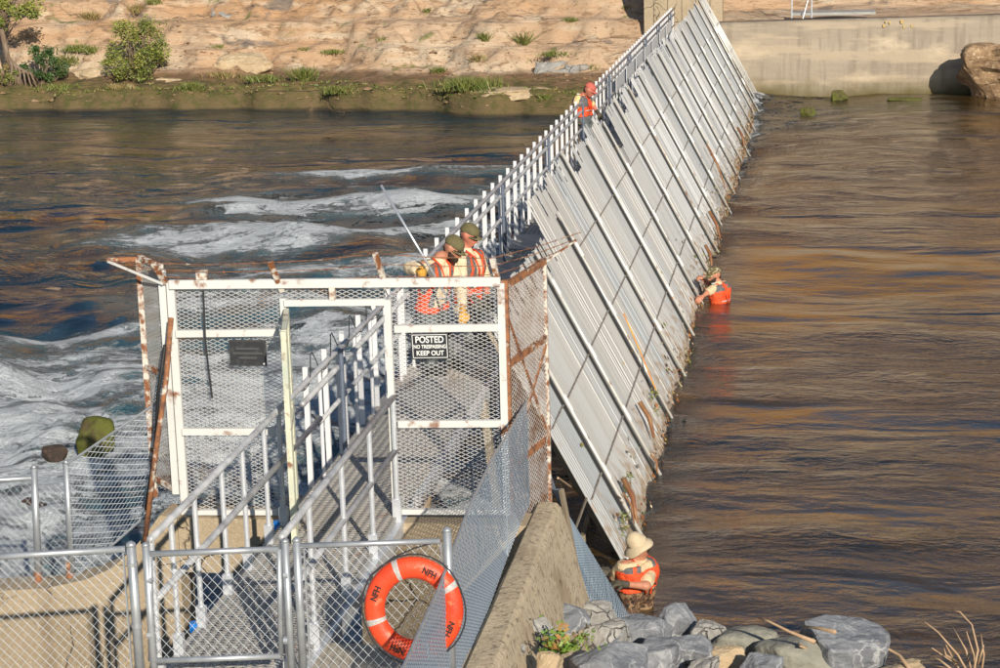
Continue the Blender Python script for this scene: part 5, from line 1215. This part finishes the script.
def person(label, J, cfg):
    """J: joints in world metres; cfg: colours and extras"""
    J = {k_: np.asarray(v, float) for k_, v in J.items()}; h = cfg.get('h', .014)
    root = thing('person', cfg['base'], label, 'person')
    hf, hu = unit(J['hf']), None
    hu = unit(J['hu']-hf*(J['hu']@hf)); hs = np.cross(hf, hu)
    hd = J['head']; neck = J['neck']; sl, sr, pv = J['sl'], J['sr'], J['pelvis']
    mid = (sl+sr)/2; ax = unit(mid-pv); lat = unit(sr-sl); hipL = pv-lat*.09; hipR = pv+lat*.09
    hipL, hipR = J.get('hl', hipL), J.get('hr', hipR)
    waistL, waistR = pv*.55+mid*.45-lat*.065, pv*.55+mid*.45+lat*.065
    chL, chR = pv*.2+mid*.8-lat*.095, pv*.2+mid*.8+lat*.095
    torso = [(hipL, waistL, .105, .098), (hipR, waistR, .105, .098), (waistL, chL, .098, .115), (waistR, chR, .098, .115), (hipL, hipR, .105, .105),
             (chL, chR, .112, .112), (sl+lat*.02-ax*.02, sr-lat*.02-ax*.02, .062, .062), (mid-ax*.04, neck, .075, .06)]
    arms = [(sl, J['el'], .052, .042), (J['el'], J['wl'], .041, .027), (sr, J['er'], .052, .042), (J['er'], J['wr'], .041, .027)]
    legs = []
    for s_ in 'lr':
        hp = hipL if s_ == 'l' else hipR
        if 'k'+s_ in J:
            legs += [(hp, J['k'+s_], .088, .058), (J['k'+s_], J['a'+s_], .058, .038)]
            if cfg.get('feet', True): ff = unit(J['ff']); legs += [(J['a'+s_]-V(0, 0, .04), J['a'+s_]+ff*.16-V(0, 0, .05), .042, .034)]
    head = [(hd, hd, .094, .094), (hd-hf*.022+hu*.012, hd-hf*.022+hu*.012, .092, .092), (hd+hf*.030-hu*.055, hd+hf*.045-hu*.092, .060, .040),
            (hd+hf*.088-hu*.010, hd+hf*.112-hu*.040, .012, .018), (hd-hu*.07-hf*.02, neck, .055, .056),
            (hd+hs*.088-hu*.02-hf*.005, hd+hs*.094+hu*.012-hf*.012, .014, .018), (hd-hs*.088-hu*.02-hf*.005, hd-hs*.094+hu*.012-hf*.012, .014, .018),
            (hd+hf*.080-hu*.066+hs*.016, hd+hf*.080-hu*.066-hs*.016, .014, .014)]
    hands = []
    for s_, sg_ in (('l', -1), ('r', 1)): hands.append(hand_prims(J['w'+s_], J['e'+s_], J.get('c'+s_, V(0, 0, -1)), sg_, 1.05))
    skinned('body', torso+arms+legs+head+(hands[0]+hands[1] if cfg.get('bare', False) else []), h, M[cfg.get('skin', 'skin')], root, .026)
    # clothing over the body
    sleeve = cfg.get('sleeve', .5); sh_ = list(torso)
    for S_, E_, W_ in ((sl, J['el'], J['wl']), (sr, J['er'], J['wr'])):
        if sleeve <= 1: sh_.append((S_, S_+(E_-S_)*sleeve, .062, .060))
        else: sh_ += [(S_, E_, .062, .054), (E_, E_+(W_-E_)*(sleeve-1), .052, .042)]
    skinned('shirt', sh_, h, M[cfg['shirt']], root, .026, cuts=[(neck+ax*.005, ax)], grow=.013)
    vprim = [p for p in torso[:6]]+[(sl+lat*.075, sl+lat*.075-ax*.08, .070, .080), (sr-lat*.075, sr-lat*.075-ax*.08, .070, .080)]
    fwd = unit(np.cross(ax, lat)) if cfg.get('flip', False) else unit(np.cross(lat, ax))
    vl = cfg.get('vestlow', .12)
    def vm(p):
        u_ = (p-pv)@ax/np.linalg.norm(mid-pv); s_ = abs((p-mid)@lat)
        if cfg.get('strap'):
            return 0 if u_ < cfg['strap'] or abs(s_-.15) < .016 else (1 if .085 < s_ <= .134 or s_ > .166 else 2)
        return 1 if (u_ > cfg.get('greyu', .62) and s_ > .05) else 0
    skinned('safety_vest', vprim, h, [M['orange'], M['vestgrey'], M[cfg['shirt']]], root, .03, cuts=[(mid+ax*.055, ax), (pv+ax*np.linalg.norm(mid-pv)*vl, -ax)], grow=.036, matfn=vm)
    # orange piping and reflective tape
    c0 = pv*.65+mid*.35
    for sg_ in (-1, 1):
        pts = [mid+lat*sg_*.09+ax*.085-fwd*.0, mid+lat*sg_*.085+fwd*.12+ax*.02, mid+lat*sg_*.05+fwd*.165-ax*.12, mid+lat*sg_*.03+fwd*.165-ax*.24]
        part('piping', lambda b: b.tube(pts, .012, 6), M['orange'], root, True)
        pts2 = [p_+lat*sg_*.025 for p_ in pts[:3]]
    part('reflective_tape', lambda b: b.tube([c0+lat*.20+ax*.02, c0+lat*.13+fwd*.13+ax*.02, c0+fwd*.165+ax*.02, c0-lat*.13+fwd*.13+ax*.02, c0-lat*.20+ax*.02], .010, 6), M['black' if cfg.get('belt') else 'tape'], root, True)
    part('shoulder_tape', lambda b: b.box(sl+lat*.05+ax*.088, (.07, .05, .012), np.stack([lat, fwd, ax], 1)), M['letter'], root)
    if legs:
        tro = [p for p in legs if p[2] > .05]+[(hipL, hipR, .108, .108), (pv, pv+ax*.10, .115, .112)]
        skinned('waders' if 'wader' in cfg['legs'] else 'trousers', tro, h, M[cfg['legs']], root, .03, grow=.018)
        if cfg.get('feet', True):
            for s_ in 'lr':
                ff = unit(J['ff']); a_ = J['a'+s_]
                skinned('boot', [(a_+V(0, 0, .08), a_-V(0, 0, .03), .05, .052), (a_-V(0, 0, .04), a_+ff*.17-V(0, 0, .05), .052, .042)], h, M['black'], root, .02)
    # hands
    if not cfg.get('bare', False):
        for hp, s_ in zip(hands, 'lr'):
            skinned('glove', [(J['w'+s_]-unit(J['w'+s_]-J['e'+s_])*.05, J['w'+s_], .034, .034)]+hp, .006, M[cfg['glove']], root, .010, grow=.003)
    # face
    for sg_ in (-1, 1):
        part('eye', lambda b: b.tube([hd+hf*.086+hs*sg_*.032+hu*.006, hd+hf*.093+hs*sg_*.032+hu*.006], .009, 8), M['glasses'], root)
    if cfg.get('glasses'):
        part('sunglasses', lambda b: (b.tube([hd+hf*.082+hs*.062+hu*.008, hd+hf*.100+hs*.03+hu*.006, hd+hf*.106+hu*.008, hd+hf*.100-hs*.03+hu*.006, hd+hf*.082-hs*.062+hu*.008], [.014, .021, .009, .021, .014], 8),
                                      b.tube([hd+hf*.08+hs*.066+hu*.01, hd-hf*.01+hs*.100+hu*.01], .006, 5), b.tube([hd+hf*.08-hs*.066+hu*.01, hd-hf*.01-hs*.100+hu*.01], .006, 5)), M['glasses'], root, True)
    if cfg.get('beard'):
        skinned('beard', [(hd+hf*.04-hu*.075+hs*.045, hd+hf*.075-hu*.10, .034, .036), (hd+hf*.04-hu*.075-hs*.045, hd+hf*.075-hu*.10, .034, .036), (hd+hf*.01-hu*.03+hs*.075, hd+hf*.04-hu*.075+hs*.05, .022, .03), (hd+hf*.01-hu*.03-hs*.075, hd+hf*.04-hu*.075-hs*.05, .022, .03)], .010, M['beard'], root, .02)
    skinned('hair', [(hd-hf*.035+hu*.0, hd-hf*.04-hu*.035, .082, .070)], .012, M['beard'], root, .02, grow=.003)
    # hat
    hm = M[cfg['hatm']]
    if cfg['hat'] == 'cap':
        cc = hd-hf*.01+hu*.035
        skinned('cap', [(cc-hf*.02, cc+hf*.015, .103, .098)], .010, hm, root, .02, cuts=[(cc-hu*.008, -hu)])
        def brim(b):
            vs, fs = [], []; n = 10
            for lay in (0, -.010):
                for i in range(n+1):
                    a = math.pi*(i/n-.5)*1.0; 
                    for rr in (.085, .178):
                        e = rr if rr < .1 else rr*(.62+.38*math.cos(a))
                        vs.append(cc+hf*math.cos(a)*e*.98+hs*math.sin(a)*(rr if rr < .1 else .095+.0*rr)+hu*(lay+.002-(.022 if rr > .1 else 0)-.02*abs(math.sin(a))))
            m_ = (n+1)*2
            for i in range(n):
                o = 2*i; fs += [(o, o+1, o+3, o+2), (m_+o, m_+o+2, m_+o+3, m_+o+1), (o+1, m_+o+1, m_+o+3, o+3)]
            b.add(vs, fs)
        part('cap_brim', brim, hm, root, True)
    else:
        cc = hd+hu*.045
        skinned('hat_crown', [(cc-hf*.01, cc+hu*.035, .104, .088)], .010, hm, root, .02, cuts=[(cc-hu*.01, -hu)])
        def brim(b):
            n = 24; vs, fs = [], []
            for lay in (0, -.012):
                for i in range(n):
                    a = 2*math.pi*i/n
                    for rr, dz in ((.09, .0), (.122, -.022), (.152, -.055+.012*math.sin(3*a))): vs.append(cc+hf*math.cos(a)*rr+hs*math.sin(a)*rr+hu*(dz+lay))
            for i in range(n):
                j = (i+1) % n
                for q_ in (0, 1): fs += [(3*i+q_, 3*i+q_+1, 3*j+q_+1, 3*j+q_), (3*n+3*i+q_, 3*n+3*j+q_, 3*n+3*j+q_+1, 3*n+3*i+q_+1)]
                fs.append((3*i+2, 3*n+3*i+2, 3*n+3*j+2, 3*j+2))
            b.add(vs, fs)
        part('hat_brim', brim, hm, root, True)
    return root
def PX(px, py, y): return AY(px, py, y)

# far worker on the walkway, bent over the panels
yb = 37.4
person('worker in orange vest and faded red cap bent over the panels halfway along the walkway', dict(
    head=PX(590, 90, yb-.05), hf=V(.85, -.15, -.50), hu=V(.45, 0, .9), neck=PX(584, 94.5, yb), sl=PX(578, 99, yb-.14), sr=PX(586, 98, yb+.18), pelvis=PX(584, 119, yb),
    el=PX(575, 109, yb-.22), wl=PX(577, 119, yb-.26), er=PX(594, 107, yb+.1), wr=PX(598, 113, yb-.02), cl=V(.5, 0, -.5), cr=V(0, 0, -1),
    kl=PX(590, 136, yb-.1), al=V(-4.02, yb-.1, DZ+.10), kr=PX(593, 134, yb+.15), ar=V(-3.88, yb+.15, DZ+.10), ff=V(1, -.1, 0)),
    dict(base=V(-4.0, yb, DZ), shirt='yel_c', legs='trousers', glove='gloved', hat='cap', hatm='redcap', h=.018, skin='skinred', sleeve=.7))
# worker at the cage, head down, pole in hand
ya_ = 21.0
w2 = dict(head=PX(454, 248, ya_), hf=V(.80, -.30, -.52), hu=V(.42, -.05, .9), neck=PX(440, 257, ya_+.02), sl=PX(423, 266, ya_-.24), sr=PX(450, 262, ya_+.20), pelvis=PX(432, 312, ya_+.05),
    el=PX(423, 300, ya_-.36), wl=PX(447, 316, ya_-.42), er=PX(461, 290, ya_-.02), wr=PX(463, 312, ya_-.35), cl=V(0, 0, -1), cr=V(0, -.6, -.8),
    kl=PX(436, 345, ya_-.12), al=V(-4.2, ya_-.1, DZ+.10), kr=PX(447, 343, ya_+.2), ar=V(-4.05, ya_+.2, DZ+.10), ff=V(1, -.3, 0))
# upper hand holds the pole near (424, 270)
w2['el'] = PX(410, 268, ya_-.30); w2['wl'] = PX(421, 272, ya_-.50); w2['cl'] = V(.3, -.8, 0)
person('bearded worker in olive cap bent over a long pole behind the cage fence', w2,
    dict(base=V(-4.1, ya_, DZ), shirt='cream_c', legs='trousers', glove='glovey', hat='cap', hatm='cap', beard=True, glasses=True, sleeve=1.6, h=.013, strap=.22, vestlow=.08))
yc = 22.3
person('worker in olive cap and sunglasses standing behind the bearded one at the handrail', dict(
    head=PX(470, 235, yc), hf=V(.88, -.35, -.35), hu=V(.3, -.05, .95), neck=PX(464, 247, yc+.02), sl=PX(460, 259, yc-.24), sr=PX(478, 255, yc+.18), pelvis=PX(468, 312, yc),
    el=PX(462, 288, yc-.3), wl=PX(476, 300, yc-.42), er=PX(486, 282, yc+.1), wr=PX(488, 300, yc-.12), cl=V(.3, -.3, -.9), cr=V(0, -.5, -.8),
    kl=PX(470, 335, yc-.15), al=V(-3.98, yc-.15, DZ+.10), kr=PX(478, 333, yc+.15), ar=V(-3.85, yc+.15, DZ+.10), ff=V(1, -.2, 0)),
    dict(base=V(-3.9, yc, DZ), shirt='cream_c', legs='trousers', glove='gloved', hat='cap', hatm='cap', glasses=True, sleeve=.9, h=.014, skin='skinred', strap=.50, vestlow=.2))
# middle wader
ym = 32.7
person('wader in camouflage cap chest deep in the river, reaching for the weir panels', dict(
    head=PX(714, 275, ym), hf=V(-.85, -.35, -.25), hu=V(-.2, 0, 1), neck=PX(717, 281, ym), sl=PX(713, 289, ym-.17), sr=PX(724, 285, ym+.17), pelvis=PX(721, 309, ym),
    el=PX(707, 293, ym-.30), wl=PX(702, 297, ym-.42), er=PX(712, 287, ym+.25), wr=PX(704, 280, ym+.15), cl=V(-.5, 0, -.8), cr=V(-.5, 0, -.8),
    kl=PX(722, 335, ym-.1), al=PX(722, 350, ym), kr=PX(724, 335, ym+.1), ar=PX(724, 350, ym+.1), ff=V(-1, 0, 0)),
    dict(base=V(-1.6, ym, 0), shirt='tan', legs='waders', bare=True, glove='gloved', hat='cap', hatm='camocap', h=.015, sleeve=.6, vestlow=.0, beard=True, greyu=.9, feet=False))
# near wader
yn = 18.55
person('wader in tan bucket hat and orange vest standing at the near end of the weir', dict(
    head=PX(638, 547, yn-.04), hf=V(-.80, -.40, -.45), hu=V(-.42, -.15, .9), neck=PX(639, 558, yn), sl=PX(624, 566, yn-.14), sr=PX(650, 566, yn+.12), pelvis=PX(637, 590, yn),
    el=PX(613, 578, yn+.02), wl=PX(608, 572, yn-.14), er=PX(646, 586, yn-.22), wr=PX(622, 584, yn-.36), cl=V(-.3, -.2, -.9), cr=V(-.3, -.2, -.9),
    kl=PX(630, 650, yn-.1), al=PX(630, 690, yn), kr=PX(645, 650, yn+.1), ar=PX(645, 690, yn+.05), ff=V(-1, 0, 0)),
    dict(base=V(-1.7, yn, 0), shirt='tan', legs='waders', glove='gloved', hat='bucket', hatm='hat', h=.012, sleeve=.75, vestlow=.16, strap=1.02, feet=False, belt=True))
# long pole
pA, pB = PX(381, 185, ya_-.50), PX(462, 322, ya_-.42)
b = MB(); b.tube([pA, pB], .014, 8); o = b.build('hook_pole', M['polemet'], None, off=pB, smooth=True); o.location = tuple(pB); tag(o, 'long shiny metal pole held slanting by the bearded worker', 'pole')
